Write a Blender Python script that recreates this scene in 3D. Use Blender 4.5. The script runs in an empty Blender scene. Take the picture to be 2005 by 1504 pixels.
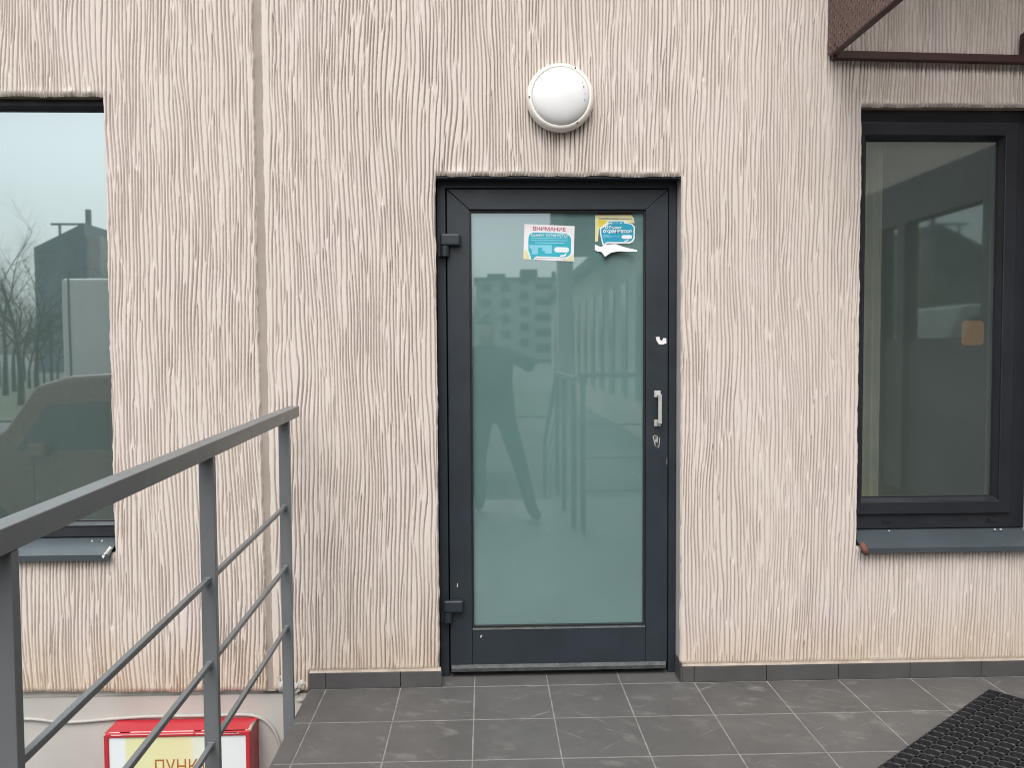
import bpy, bmesh, math, random
import numpy as np
from mathutils import Vector, Matrix

random.seed(7)
RNG = np.random.default_rng(11)
scene = bpy.context.scene
col = scene.collection
R = math.radians

# ------------------------------------------------------------------ camera
CAM = Vector((-0.0125, -3.3068, 1.3724))
YAW, PITCH, ROLL, FPX = -0.0329, -0.0427, -0.0053, 1612.37

def cam_dir(u, v):
    c, s = math.cos(ROLL), math.sin(ROLL)
    u, v = c * u + s * v, -s * u + c * v
    c, s = math.cos(PITCH), math.sin(PITCH)
    y, z, x = c + s * v, s - c * v, u
    c, s = math.cos(YAW), math.sin(YAW)
    return Vector((c * x - s * y, s * x + c * y, z))

fwd = cam_dir(0, 0)
right = cam_dir(1, 0) - fwd
up = cam_dir(0, -1) - fwd
cam_data = bpy.data.cameras.new('camera')
cam_data.sensor_width = 36.0
cam_data.lens = FPX * 36.0 / 2005.0
cam_data.clip_start = 0.05
cam_data.clip_end = 2000.0
cam = bpy.data.objects.new('camera', cam_data)
col.objects.link(cam)
cam.matrix_world = Matrix(((right.x, up.x, -fwd.x, CAM.x), (right.y, up.y, -fwd.y, CAM.y),
                           (right.z, up.z, -fwd.z, CAM.z), (0, 0, 0, 1)))
scene.camera = cam

# ------------------------------------------------------------------ sky, sun, exposure (overcast)
SUN_DIR = Vector((-0.10, -0.58, 0.82)).normalized()      # towards the sun
world = bpy.data.worlds.new('World')
scene.world = world
world.use_nodes = True
wn, wl = world.node_tree.nodes, world.node_tree.links
bg = wn['Background']
sky = wn.new('ShaderNodeTexSky')
sky.sky_type = 'NISHITA'
sky.sun_disc = False
sky.sun_elevation = math.asin(SUN_DIR.z)
sky.sun_rotation = math.atan2(SUN_DIR.x, SUN_DIR.y)
sky.air_density = 1.0
sky.dust_density = 5.0
sky.ozone_density = 1.0
hs = wn.new('ShaderNodeHueSaturation')
hs.inputs['Saturation'].default_value = 0.22
wl.new(sky.outputs['Color'], hs.inputs['Color'])
wl.new(hs.outputs['Color'], bg.inputs['Color'])
bg.inputs['Strength'].default_value = 0.15
sun_data = bpy.data.lights.new('sun', 'SUN')
sun_data.energy = 0.8
sun_data.angle = R(60)
sun_data.color = (1.0, 0.98, 0.95)
sun = bpy.data.objects.new('sun', sun_data)
col.objects.link(sun)
sun.rotation_euler = (-SUN_DIR).to_track_quat('-Z', 'Y').to_euler()
sun.location = (-6, -8, 12)
scene.view_settings.view_transform = 'Standard'
scene.view_settings.look = 'None'
scene.view_settings.exposure = 0.60
scene.view_settings.gamma = 1.0
scene.view_settings.use_curve_mapping = False
scene.cycles.use_denoising = True
scene.cycles.max_bounces = 8
scene.cycles.filter_width = 1.0
scene.cycles.caustics_reflective = False
scene.cycles.caustics_refractive = False

# ------------------------------------------------------------------ materials
def nodes(name):
    m = bpy.data.materials.new(name)
    m.use_nodes = True
    nt = m.node_tree
    b = nt.nodes['Principled BSDF']
    return m, nt.nodes, nt.links, b

def ramp(n, l, src, stops):
    r = n.new('ShaderNodeValToRGB')
    e = r.color_ramp.elements
    while len(e) < len(stops):
        e.new(0.5)
    for el, (p, c) in zip(e, stops):
        el.position = p
        el.color = (*c, 1) if len(c) == 3 else c
    l.new(src, r.inputs['Fac'])
    return r.outputs['Color']

def noise(n, l, vec, scale, detail=4, rough=0.55, dist=0.0):
    t = n.new('ShaderNodeTexNoise')
    t.inputs['Scale'].default_value = scale
    t.inputs['Detail'].default_value = detail
    t.inputs['Roughness'].default_value = rough
    t.inputs['Distortion'].default_value = dist
    if vec is not None:
        l.new(vec, t.inputs['Vector'])
    return t.outputs['Fac']

def mapping(n, l, src, scale=(1, 1, 1), rot=(0, 0, 0), loc=(0, 0, 0)):
    m = n.new('ShaderNodeMapping')
    m.inputs['Scale'].default_value = scale
    m.inputs['Rotation'].default_value = rot
    m.inputs['Location'].default_value = loc
    l.new(src, m.inputs['Vector'])
    return m.outputs['Vector']

def mix(n, l, fac, a, b, mode='MIX'):
    m = n.new('ShaderNodeMix')
    m.data_type = 'RGBA'
    m.blend_type = mode
    for k, v in ((0, fac), (6, a), (7, b)):
        if isinstance(v, (int, float)):
            m.inputs[k].default_value = v
        elif isinstance(v, (tuple, list)):
            m.inputs[k].default_value = (*v, 1) if len(v) == 3 else v
        else:
            l.new(v, m.inputs[k])
    return m.outputs[2]

def bump(n, l, b, height, strength=0.3, distance=0.002):
    t = n.new('ShaderNodeBump')
    t.inputs['Strength'].default_value = strength
    t.inputs['Distance'].default_value = distance
    l.new(height, t.inputs['Height'])
    l.new(t.outputs['Normal'], b.inputs['Normal'])

def coords(n, kind='Object'):
    return n.new('ShaderNodeTexCoord').outputs[kind]

def paint(name, c, rough=0.5, var=0.12, scale=6.0, bscale=180.0, bstr=0.08, metal=0.0, spec=0.5,
          specks=None, speck_at=0.72, kind='Object'):
    m, n, l, b = nodes(name)
    v = coords(n, kind)
    f = noise(n, l, v, scale, 5, 0.6)
    lo = tuple(x * (1 - var) for x in c)
    hi = tuple(min(1, x * (1 + var)) for x in c)
    out = ramp(n, l, f, [(0.3, lo), (0.7, hi)])
    if specks:
        s = noise(n, l, v, scale * 22, 3, 0.6)
        k = ramp(n, l, s, [(speck_at, (0, 0, 0)), (speck_at + 0.04, (1, 1, 1))])
        out = mix(n, l, k, out, specks)
    l.new(out, b.inputs['Base Color'])
    rf = ramp(n, l, noise(n, l, v, scale * 3, 4, 0.6), [(0.3, (rough * 0.85,) * 3), (0.7, (min(1, rough * 1.2),) * 3)])
    l.new(rf, b.inputs['Roughness'])
    b.inputs['Metallic'].default_value = metal
    b.inputs['Specular IOR Level'].default_value = spec
    if bstr:
        bump(n, l, b, noise(n, l, v, bscale, 3, 0.6), bstr, 0.001)
    return m

def plaster_material(name, stripes=False):
    m, n, l, b = nodes(name)
    v = coords(n)
    big = noise(n, l, v, 2.3, 5, 0.6)
    c = ramp(n, l, big, [(0.30, (0.655, 0.590, 0.530)), (0.52, (0.665, 0.600, 0.548)), (0.75, (0.662, 0.592, 0.570))])
    # vertical weather streaks
    st = noise(n, l, mapping(n, l, v, (9, 9, 0.5)), 1.0, 4, 0.6)
    c = mix(n, l, ramp(n, l, st, [(0.50, (0, 0, 0)), (0.8, (0.10,) * 3)]), c, (0.52, 0.44, 0.37))
    # splash stain near the foot, ochre, with its own ragged outline
    sx = n.new('ShaderNodeSeparateXYZ')
    l.new(v, sx.inputs[0])
    jit = noise(n, l, mapping(n, l, v, (3.5, 3.5, 1.2)), 1.0, 5, 0.65)
    ad = n.new('ShaderNodeMath'); ad.operation = 'MULTIPLY_ADD'
    l.new(jit, ad.inputs[0]); ad.inputs[1].default_value = 0.55
    l.new(sx.outputs['Z'], ad.inputs[2])
    mr = n.new('ShaderNodeMapRange')
    mr.inputs['From Min'].default_value = 0.28; mr.inputs['From Max'].default_value = 0.56
    mr.inputs['To Min'].default_value = 0.48; mr.inputs['To Max'].default_value = 0.0
    l.new(ad.outputs[0], mr.inputs['Value'])
    c = mix(n, l, mr.outputs[0], c, (0.58, 0.445, 0.30))
    # small dirt specks
    sp = noise(n, l, v, 85, 3, 0.7)
    c = mix(n, l, ramp(n, l, sp, [(0.70, (0, 0, 0)), (0.78, (0.55,) * 3)]), c, (0.26, 0.20, 0.15))
    l.new(c, b.inputs['Base Color'])
    b.inputs['Roughness'].default_value = 0.82
    b.inputs['Specular IOR Level'].default_value = 0.25
    h = noise(n, l, v, 170, 5, 0.7)
    if stripes:
        w = noise(n, l, mapping(n, l, v, (60, 60, 2.5)), 1.0, 2, 0.5)
        h = mix(n, l, 0.85, h, ramp(n, l, w, [(0.40, (0, 0, 0)), (0.5, (1, 1, 1))]))
        bump(n, l, b, h, 0.9, 0.006)
    else:
        bump(n, l, b, h, 0.40, 0.0022)
    return m

def tile_material():
    m, n, l, b = nodes('grey_stoneware')
    v = coords(n, 'Object')
    oi = n.new('ShaderNodeObjectInfo')
    vv = n.new('ShaderNodeVectorMath'); vv.operation = 'ADD'
    l.new(v, vv.inputs[0]); l.new(oi.outputs['Location'], vv.inputs[1])
    w = vv.outputs[0]
    c = ramp(n, l, noise(n, l, w, 4.5, 5, 0.6), [(0.28, (0.070, 0.069, 0.068)), (0.72, (0.102, 0.100, 0.098))])
    tone = ramp(n, l, oi.outputs['Random'], [(0, (0.90,) * 3), (1, (1.10,) * 3)])
    c = mix(n, l, 1.0, c, tone, 'MULTIPLY')
    c = mix(n, l, ramp(n, l, noise(n, l, w, 260, 2, 0.5), [(0.35, (0, 0, 0)), (0.75, (0.5,) * 3)]), c, (0.16, 0.155, 0.145))
    # dusty scuffs: long thin marks in two directions plus smeared patches
    for rot, sc, lo, hi, amt in ((-0.6, (3.0, 50, 1), 0.64, 0.71, 0.55), (0.75, (3.5, 44, 1), 0.64, 0.71, 0.5), (0.1, (2.5, 40, 1), 0.64, 0.72, 0.4), (0.4, (8, 13, 1), 0.56, 0.78, 0.45)):
        f = noise(n, l, mapping(n, l, mapping(n, l, w, (1, 1, 1), (0, 0, rot)), sc, (0, 0, 0), (rot * 9, 2, 0)), 1.0, 4, 0.62)
        gate = noise(n, l, mapping(n, l, w, (2.6, 2.6, 1), (0, 0, 0), (rot * 30, 5, 0)), 1.0, 2, 0.5)
        k = mix(n, l, 1.0, ramp(n, l, f, [(lo, (0, 0, 0)), (hi, (amt,) * 3)]), ramp(n, l, gate, [(0.40, (0, 0, 0)), (0.55, (1, 1, 1))]), 'MULTIPLY')
        c = mix(n, l, k, c, (0.34, 0.33, 0.31))
    # white grit specks
    c = mix(n, l, ramp(n, l, noise(n, l, w, 120, 2, 0.5), [(0.755, (0, 0, 0)), (0.78, (0.8,) * 3)]), c, (0.42, 0.41, 0.39))
    l.new(c, b.inputs['Base Color'])
    l.new(ramp(n, l, noise(n, l, w, 8, 4, 0.6), [(0.3, (0.42,) * 3), (0.7, (0.62,) * 3)]), b.inputs['Roughness'])
    b.inputs['Specular IOR Level'].default_value = 0.4
    bump(n, l, b, noise(n, l, w, 90, 4, 0.6), 0.12, 0.001)
    return m

def glass_mix(name, tint, refl, refl_tint, rough=0.0, body=None, wav=0.0, haze=(0.45, 0.47, 0.45), haze_amt=(0.015, 0.05)):
    """coated pane: part mirror, part see-through (or an opaque frosted body)"""
    m, n, l, b = nodes(name)
    out = n['Material Output']
    v = coords(n)
    if body:
        c = ramp(n, l, noise(n, l, v, 2.2, 3, 0.5), [(0.3, tuple(x * 0.90 for x in body)), (0.7, tuple(x * 1.08 for x in body))])
        sp = noise(n, l, mapping(n, l, v, (1, 1, 0.8)), 95, 2, 0.5)
        c = mix(n, l, ramp(n, l, sp, [(0.735, (0, 0, 0)), (0.76, (0.4,) * 3)]), c, (0.5, 0.55, 0.55))
        l.new(c, b.inputs['Base Color'])
        b.inputs['Roughness'].default_value = 0.9
        b.inputs['Specular IOR Level'].default_value = 0.0
        base = b.outputs[0]
    else:
        tr = n.new('ShaderNodeBsdfTransparent')
        tr.inputs['Color'].default_value = (*tint, 1)
        dirt = n.new('ShaderNodeBsdfDiffuse')
        dirt.inputs['Color'].default_value = (*haze, 1)
        mm = n.new('ShaderNodeMixShader')
        d1 = ramp(n, l, noise(n, l, v, 3.0, 4, 0.6), [(0.3, (haze_amt[0],) * 3), (0.75, (haze_amt[1],) * 3)])
        d2 = ramp(n, l, noise(n, l, v, 75, 2, 0.5), [(0.76, (0, 0, 0)), (0.785, (0.45,) * 3)])
        l.new(mix(n, l, 1.0, d1, d2, 'ADD'), mm.inputs[0])
        l.new(tr.outputs[0], mm.inputs[1])
        l.new(dirt.outputs[0], mm.inputs[2])
        base = mm.outputs[0]
    gl = n.new('ShaderNodeBsdfGlossy')
    gl.inputs['Color'].default_value = (*refl_tint, 1)
    gl.inputs['Roughness'].default_value = rough
    if wav:
        bp = n.new('ShaderNodeBump')
        bp.inputs['Strength'].default_value = wav
        bp.inputs['Distance'].default_value = 0.002
        l.new(noise(n, l, v, 2.0, 2, 0.4), bp.inputs['Height'])
        l.new(bp.outputs[0], gl.inputs['Normal'])
    fr = n.new('ShaderNodeLayerWeight')
    fr.inputs['Blend'].default_value = 0.25
    ma = n.new('ShaderNodeMath'); ma.operation = 'MULTIPLY_ADD'; ma.use_clamp = True
    l.new(fr.outputs['Fresnel'], ma.inputs[0])
    ma.inputs[1].default_value = 0.6
    ma.inputs[2].default_value = refl
    ms = n.new('ShaderNodeMixShader')
    l.new(ma.outputs[0], ms.inputs[0])
    l.new(base, ms.inputs[1])
    l.new(gl.outputs[0], ms.inputs[2])
    l.new(ms.outputs[0], out.inputs['Surface'])
    return m

def perforated_material():
    m, n, l, b = nodes('perforated_brown_metal')
    v = coords(n)
    s = n.new('ShaderNodeSeparateXYZ'); l.new(v, s.inputs[0])
    def math_(op, a, c=None):
        t = n.new('ShaderNodeMath'); t.operation = op
        for i, x in enumerate((a, c)):
            if x is None: continue
            if isinstance(x, (int, float)): t.inputs[i].default_value = x
            else: l.new(x, t.inputs[i])
        return t.outputs[0]
    P = 0.036
    def dist(off):
        a = math_('SUBTRACT', math_('FRACT', math_('ADD', math_('DIVIDE', s.outputs['Y'], P), off)), 0.5)
        c = math_('SUBTRACT', math_('FRACT', math_('ADD', math_('DIVIDE', s.outputs['Z'], P), off)), 0.5)
        return math_('SQRT', math_('ADD', math_('MULTIPLY', a, a), math_('MULTIPLY', c, c)))
    hole = math_('LESS_THAN', math_('MINIMUM', dist(0.0), dist(0.5)), 0.19)
    c = ramp(n, l, noise(n, l, v, 7, 4, 0.6), [(0.3, (0.120, 0.068, 0.060)), (0.7, (0.155, 0.090, 0.078))])
    l.new(c, b.inputs['Base Color'])
    b.inputs['Roughness'].default_value = 0.5
    tr = n.new('ShaderNodeBsdfTransparent')
    ms = n.new('ShaderNodeMixShader')
    l.new(hole, ms.inputs[0]); l.new(b.outputs[0], ms.inputs[1]); l.new(tr.outputs[0], ms.inputs[2])
    l.new(ms.outputs[0], n['Material Output'].inputs['Surface'])
    return m

def sign_face_material():
    """printed panel: white with a yellow fade in the middle (flat print)"""
    m, n, l, b = nodes('printed_acrylic')
    v = coords(n)
    s = n.new('ShaderNodeSeparateXYZ'); l.new(v, s.inputs[0])
    mr = n.new('ShaderNodeMapRange')
    mr.inputs['From Min'].default_value = -0.27; mr.inputs['From Max'].default_value = 0.27
    l.new(s.outputs['X'], mr.inputs['Value'])
    c = ramp(n, l, mr.outputs[0], [(0.0, (0.74, 0.78, 0.80)), (0.115, (0.74, 0.78, 0.80)), (0.135, (0.70, 0.72, 0.42)),
                                   (0.36, (0.72, 0.71, 0.40)), (0.58, (0.76, 0.70, 0.42)), (0.62, (0.72, 0.74, 0.62)), (0.85, (0.74, 0.78, 0.78))])
    l.new(c, b.inputs['Base Color'])
    b.inputs['Roughness'].default_value = 0.3
    return m

M = {}
M['plaster'] = plaster_material('grooved_plaster')
M['plaster_far'] = plaster_material('grooved_plaster_plain', True)
M['reveal'] = paint('smooth_render', (0.52, 0.50, 0.47), 0.75, 0.10, 5, 150, 0.2)
M['reveal_tan'] = paint('tan_render', (0.42, 0.36, 0.29), 0.75, 0.10, 5, 150, 0.2)
M['mortar'] = paint('cement_mortar', (0.36, 0.31, 0.26), 0.85, 0.25, 12, 120, 0.5)
M['joint'] = paint('joint_sealant', (0.34, 0.29, 0.25), 0.7, 0.10, 7, 60, 0.2, specks=(0.20, 0.16, 0.13), speck_at=0.74)
M['plinth'] = paint('painted_concrete', (0.45, 0.435, 0.405), 0.8, 0.09, 3, 60, 0.5, specks=(0.30, 0.28, 0.25), speck_at=0.73)
M['frame'] = paint('anthracite_aluminium', (0.020, 0.028, 0.036), 0.40, 0.15, 5, 300, 0.06, specks=(0.22, 0.23, 0.23), speck_at=0.80)
M['frame_window'] = paint('anthracite_plastic', (0.013, 0.015, 0.021), 0.42, 0.15, 5, 300, 0.05, specks=(0.20, 0.21, 0.22), speck_at=0.81)
M['frame_worn'] = paint('scuffed_aluminium', (0.045, 0.050, 0.053), 0.6, 0.5, 26, 200, 0.15, specks=(0.38, 0.38, 0.36), speck_at=0.63)
M['gasket'] = paint('black_rubber_gasket', (0.010, 0.010, 0.012), 0.6, 0.1, 8, 100, 0.0)
M['sill'] = paint('folded_steel_sill', (0.052, 0.066, 0.076), 0.38, 0.12, 4, 200, 0.05, specks=(0.4, 0.4, 0.38), speck_at=0.80)
M['rust'] = paint('rusty_steel', (0.13, 0.055, 0.038), 0.8, 0.35, 40, 150, 0.3)
M['bare'] = paint('chipped_white_primer', (0.62, 0.60, 0.55), 0.6, 0.1, 20, 150, 0.1)
M['door_glass'] = glass_mix('frosted_door_glass', None, 0.195, (0.84, 0.95, 1.0), 0.020, body=(0.128, 0.225, 0.217), wav=0.05)
M['window_glass'] = glass_mix('coated_window_glass', (0.30, 0.36, 0.34), 0.44, (0.82, 0.95, 0.98), 0.016, wav=0.06, haze=(0.135, 0.195, 0.182), haze_amt=(0.74, 0.86))
M['dark_glass'] = glass_mix('dark_window_glass', (0.72, 0.76, 0.70), 0.20, (0.82, 0.95, 0.93), 0.03, wav=0.10, haze=(0.130, 0.158, 0.140), haze_amt=(0.38, 0.50))
M['room'] = paint('dim_room_paint', (0.30, 0.30, 0.27), 0.9, 0.1, 2, 30, 0)
M['curtain'] = paint('beige_curtain', (0.72, 0.68, 0.58), 0.9, 0.2, 3, 30, 0)
M['orange'] = paint('orange_card', (0.75, 0.30, 0.06), 0.6, 0.1, 6, 30, 0)
M['tile'] = tile_material()
M['skirt'] = paint('dark_stoneware_skirting', (0.080, 0.077, 0.078), 0.5, 0.15, 7, 140, 0.12, specks=(0.24, 0.235, 0.22), speck_at=0.76)
M['grout'] = paint('pale_grout', (0.225, 0.217, 0.205), 0.9, 0.3, 18, 200, 0.3)
M['concrete'] = paint('porch_concrete', (0.30, 0.29, 0.27), 0.9, 0.15, 3, 40, 0.5)
M['rail'] = paint('grey_enamel', (0.142, 0.153, 0.160), 0.34, 0.08, 5, 260, 0.05, specks=(0.20, 0.20, 0.20), speck_at=0.82)
M['lamp_body'] = paint('white_lamp_plastic', (0.80, 0.78, 0.72), 0.38, 0.05, 6, 100, 0.02)
M['diffuser'] = paint('opal_plastic', (0.80, 0.81, 0.81), 0.38, 0.03, 4, 100, 0.0)
M['grime'] = paint('lamp_grime', (0.30, 0.29, 0.27), 0.8, 0.3, 30, 100, 0.0)
M['brown'] = paint('brown_enamel', (0.060, 0.026, 0.024), 0.45, 0.15, 6, 200, 0.08)
M['perf'] = perforated_material()
M['red'] = paint('red_enamel', (0.47, 0.030, 0.042), 0.36, 0.06, 4, 200, 0.04)
M['sign'] = sign_face_material()
M['letters'] = paint('brown_orange_print', (0.42, 0.14, 0.03), 0.5, 0.05, 6, 100, 0)
M['tape'] = paint('pale_scuff_paint', (0.70, 0.55, 0.52), 0.6, 0.1, 20, 100, 0)
M['rubber'] = paint('black_mat_rubber', (0.026, 0.026, 0.028), 0.34, 0.25, 5, 130, 0.15)
M['cable'] = paint('grey_cable_sheath', (0.40, 0.39, 0.36), 0.6, 0.08, 10, 100, 0)
M['paper'] = paint('sticker_paper', (0.78, 0.76, 0.77), 0.45, 0.04, 12, 100, 0.03)
M['p_yellow'] = paint('pale_yellow_print', (0.70, 0.68, 0.38), 0.45, 0.06, 12, 100, 0)
M['p_strong'] = paint('yellow_print', (0.72, 0.60, 0.04), 0.45, 0.08, 12, 100, 0)
M['p_blue'] = paint('blue_print', (0.015, 0.32, 0.48), 0.4, 0.06, 9, 100, 0)
M['p_teal'] = paint('faded_blue_print', (0.03, 0.40, 0.50), 0.4, 0.06, 9, 100, 0)
M['p_light'] = paint('light_blue_print', (0.22, 0.58, 0.72), 0.4, 0.05, 9, 100, 0)
M['p_white'] = paint('white_print', (0.76, 0.82, 0.84), 0.4, 0.03, 9, 100, 0)
M['p_red'] = paint('faded_red_print', (0.42, 0.08, 0.14), 0.45, 0.15, 40, 100, 0)
M['p_grey'] = paint('grey_print', (0.25, 0.28, 0.22), 0.45, 0.3, 40, 100, 0)
M['steel'] = paint('brushed_steel', (0.62, 0.62, 0.60), 0.38, 0.1, 30, 200, 0.05, metal=0.55)
M['screw'] = paint('dark_screw', (0.06, 0.055, 0.05), 0.5, 0.2, 30, 200, 0)
M['asphalt'] = paint('worn_asphalt', (0.095, 0.095, 0.093), 0.85, 0.25, 0.6, 40, 0.4)
M['grass'] = paint('dull_winter_grass', (0.075, 0.080, 0.040), 0.95, 0.3, 0.8, 20, 0.4)
M['bark'] = paint('grey_bark', (0.075, 0.062, 0.050), 0.9, 0.25, 5, 30, 0.2)
M['block'] = paint('pale_panel_block', (0.62, 0.61, 0.57), 0.85, 0.08, 0.4, 4, 0.1)
M['block_hazed'] = paint('hazed_slate_cladding', (0.24, 0.28, 0.32), 0.7, 0.1, 0.4, 4, 0.1)  # slate made paler: distance haze put into the colour
M['block_dark'] = paint('slate_cladding', (0.085, 0.095, 0.110), 0.7, 0.1, 0.4, 4, 0.1)
M['pane_far'] = paint('far_window_pane', (0.035, 0.042, 0.048), 0.08, 0.1, 1, 4, 0)
M['truck'] = paint('white_truck_body', (0.80, 0.82, 0.80), 0.45, 0.06, 1.5, 20, 0.03)
M['van'] = paint('dark_van_paint', (0.17, 0.095, 0.075), 0.25, 0.08, 1.5, 20, 0.0)
M['tyre'] = paint('tyre_rubber', (0.02, 0.02, 0.02), 0.8, 0.1, 6, 60, 0.1)
M['cloth'] = paint('dark_cloth', (0.022, 0.024, 0.028), 0.9, 0.2, 12, 150, 0.3)
M['skin'] = paint('skin', (0.42, 0.26, 0.19), 0.5, 0.05, 12, 150, 0.05)
M['black'] = paint('black_plastic', (0.02, 0.02, 0.02), 0.35, 0.1, 12, 150, 0)

# ------------------------------------------------------------------ builders
class MB:
    def __init__(s):
        s.v, s.f = [], []
    def add(s, vs, fs):
        o = len(s.v)
        s.v += [tuple(p) for p in vs]
        s.f += [tuple(i + o for i in f) for f in fs]
        return s
    def box(s, x0, x1, y0, y1, z0, z1):
        return s.add([(x0, y0, z0), (x1, y0, z0), (x1, y1, z0), (x0, y1, z0), (x0, y0, z1), (x1, y0, z1), (x1, y1, z1), (x0, y1, z1)],
                     [(0, 3, 2, 1), (4, 5, 6, 7), (0, 1, 5, 4), (1, 2, 6, 5), (2, 3, 7, 6), (3, 0, 4, 7)])
    def prism(s, poly, y0, y1):
        """polygon in x,z (front view) extruded in y; y0 is the front"""
        n = len(poly)
        return s.add([(x, y0, z) for x, z in poly] + [(x, y1, z) for x, z in poly],
                     [tuple(range(n)), tuple(range(2 * n - 1, n - 1, -1))] + [(i, i + n, (i + 1) % n + n, (i + 1) % n) for i in range(n)])
    def extrude_x(s, poly, x0, x1):
        """polygon in y,z extruded along x"""
        n = len(poly)
        return s.add([(x0, y, z) for y, z in poly] + [(x1, y, z) for y, z in poly],
                     [tuple(range(n)), tuple(range(2 * n - 1, n - 1, -1))] + [(i, i + n, (i + 1) % n + n, (i + 1) % n) for i in range(n)])
    def bar(s, a, b, w, h):
        """rectangular bar from a to b, w across (horizontal), h up"""
        a, b = Vector(a), Vector(b)
        d = (b - a).normalized()
        side = d.cross(Vector((0, 0, 1)))
        if side.length < 1e-4: side = Vector((1, 0, 0))
        side.normalize()
        u = side.cross(d).normalized()
        vs = []
        for p in (a, b):
            for i, j in ((-1, -1), (1, -1), (1, 1), (-1, 1)):
                vs.append(p + side * (i * w / 2) + u * (j * h / 2))
        return s.add(vs, [(0, 1, 2, 3), (7, 6, 5, 4)] + [(i, i + 4, (i + 1) % 4 + 4, (i + 1) % 4) for i in range(4)])
    def tube(s, pts, rad, n=8, cap=True):
        pts = [Vector(p) for p in pts]
        rads = rad if isinstance(rad, (list, tuple)) else [rad] * len(pts)
        o = len(s.v)
        ref = Vector((0, 0, 1))
        for i, p in enumerate(pts):
            d = (pts[min(i + 1, len(pts) - 1)] - pts[max(i - 1, 0)]).normalized()
            a = d.cross(ref)
            if a.length < 0.05: a = d.cross(Vector((1, 0, 0)))
            a.normalize(); c = d.cross(a)
            for k in range(n):
                t = 2 * math.pi * k / n
                s.v.append(tuple(p + (a * math.cos(t) + c * math.sin(t)) * rads[i]))
        for i in range(len(pts) - 1):
            for k in range(n):
                s.f.append((o + i * n + k, o + i * n + (k + 1) % n, o + (i + 1) * n + (k + 1) % n, o + (i + 1) * n + k))
        if cap:
            s.f.append(tuple(o + k for k in range(n - 1, -1, -1)))
            s.f.append(tuple(o + (len(pts) - 1) * n + k for k in range(n)))
        return s
    def lathe(s, prof, cx, cz, n=48):
        """profile of (radius, y) turned about the y axis through cx, cz"""
        o = len(s.v)
        for r, y in prof:
            for k in range(n):
                t = 2 * math.pi * k / n
                s.v.append((cx + r * math.cos(t), y, cz + r * math.sin(t)))
        for i in range(len(prof) - 1):
            for k in range(n):
                s.f.append((o + i * n + k, o + i * n + (k + 1) % n, o + (i + 1) * n + (k + 1) % n, o + (i + 1) * n + k))
        s.f.append(tuple(o + k for k in range(n)))
        s.f.append(tuple(o + (len(prof) - 1) * n + k for k in range(n)))
        return s
    def build(s, name, m, parent=None, bevel=0.0, smooth=False, segs=2):
        me = bpy.data.meshes.new(name)
        me.from_pydata(s.v, [], s.f)
        bm = bmesh.new(); bm.from_mesh(me)
        bmesh.ops.recalc_face_normals(bm, faces=bm.faces)
        if bevel:
            es = [e for e in bm.edges if len(e.link_faces) == 2 and e.calc_face_angle(0) > 0.5]
            bmesh.ops.bevel(bm, geom=es, offset=bevel, segments=segs, profile=0.5, affect='EDGES', clamp_overlap=True)
        bm.to_mesh(me); bm.free()
        if smooth:
            me.polygons.foreach_set('use_smooth', [True] * len(me.polygons))
        me.materials.append(M[m])
        return link(name, me, parent)

def link(name, me, parent=None):
    o = bpy.data.objects.new(name, me)
    col.objects.link(o)
    if parent is not None: o.parent = parent
    return o

def tag(o, label=None, cat=None, group=None, kind=None):
    if label: o['label'] = label
    if cat: o['category'] = cat
    if group: o['group'] = group
    if kind: o['kind'] = kind
    return o

def thing(name, label, cat, group=None):
    return tag(link(name, None), label, cat, group)

def text_mesh(body, place, depth_y, name, m, parent, bold=0.0, shear=0.0):
    """lettering as a mesh; place(s, t) maps 0..1 across / up to (x, z)"""
    cu = bpy.data.curves.new('lettering', 'FONT')
    cu.body = body; cu.size = 1.0; cu.offset = bold; cu.shear = shear
    cu.resolution_u = 3
    ob = bpy.data.objects.new('lettering_tmp', cu)
    col.objects.link(ob)
    bpy.context.view_layer.update()
    me = bpy.data.meshes.new_from_object(ob.evaluated_get(bpy.context.evaluated_depsgraph_get()))
    bpy.data.objects.remove(ob)
    co = np.array([v.co[:] for v in me.vertices])
    lo, hi = co.min(0), co.max(0)
    me.vertices.foreach_set('co', np.array([(lambda p: (p[0], depth_y, p[1]))(place((c[0] - lo[0]) / (hi[0] - lo[0]), (c[1] - lo[1]) / (hi[1] - lo[1]))) for c in co]).ravel())
    me.materials.clear(); me.materials.append(M[m])
    me.update()
    return link(name, me, parent)

# ------------------------------------------------------------------ layout numbers (metres; facade plane y = 0, porch floor z = 0)
DX0, DX1, DTOP = -0.205, 0.783, 2.061          # door opening
LWX0, LWX1, LWT, LWB = -3.05, -1.496, 2.368, 0.565
RWX0, RWX1, RWT, RWB = 1.514, 2.243, 2.340, 0.550
EDGE = -0.733                                  # left end of the porch
SK = 0.066                                     # skirting height
TOPZ = 3.25

# ------------------------------------------------------------------ grooved plaster wall (real relief)
def smooth_noise(shape, sig, rng):
    """periodic gaussian noise, sig in samples per axis, unit variance"""
    f = np.fft.rfft2(rng.standard_normal(shape))
    ky = np.fft.fftfreq(shape[0])[:, None]; kx = np.fft.rfftfreq(shape[1])[None, :]
    f *= np.exp(-2 * (math.pi ** 2) * ((ky * sig[0]) ** 2 + (kx * sig[1]) ** 2))
    r = np.fft.irfft2(f, s=shape)
    return r / r.std()

def axis(breaks, step):
    out = []
    for a, b in zip(breaks[:-1], breaks[1:]):
        k = max(1, round((b - a) / step))
        out += list(a + (b - a) * np.arange(k) / k)
    return np.array(out + [breaks[-1]])

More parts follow.
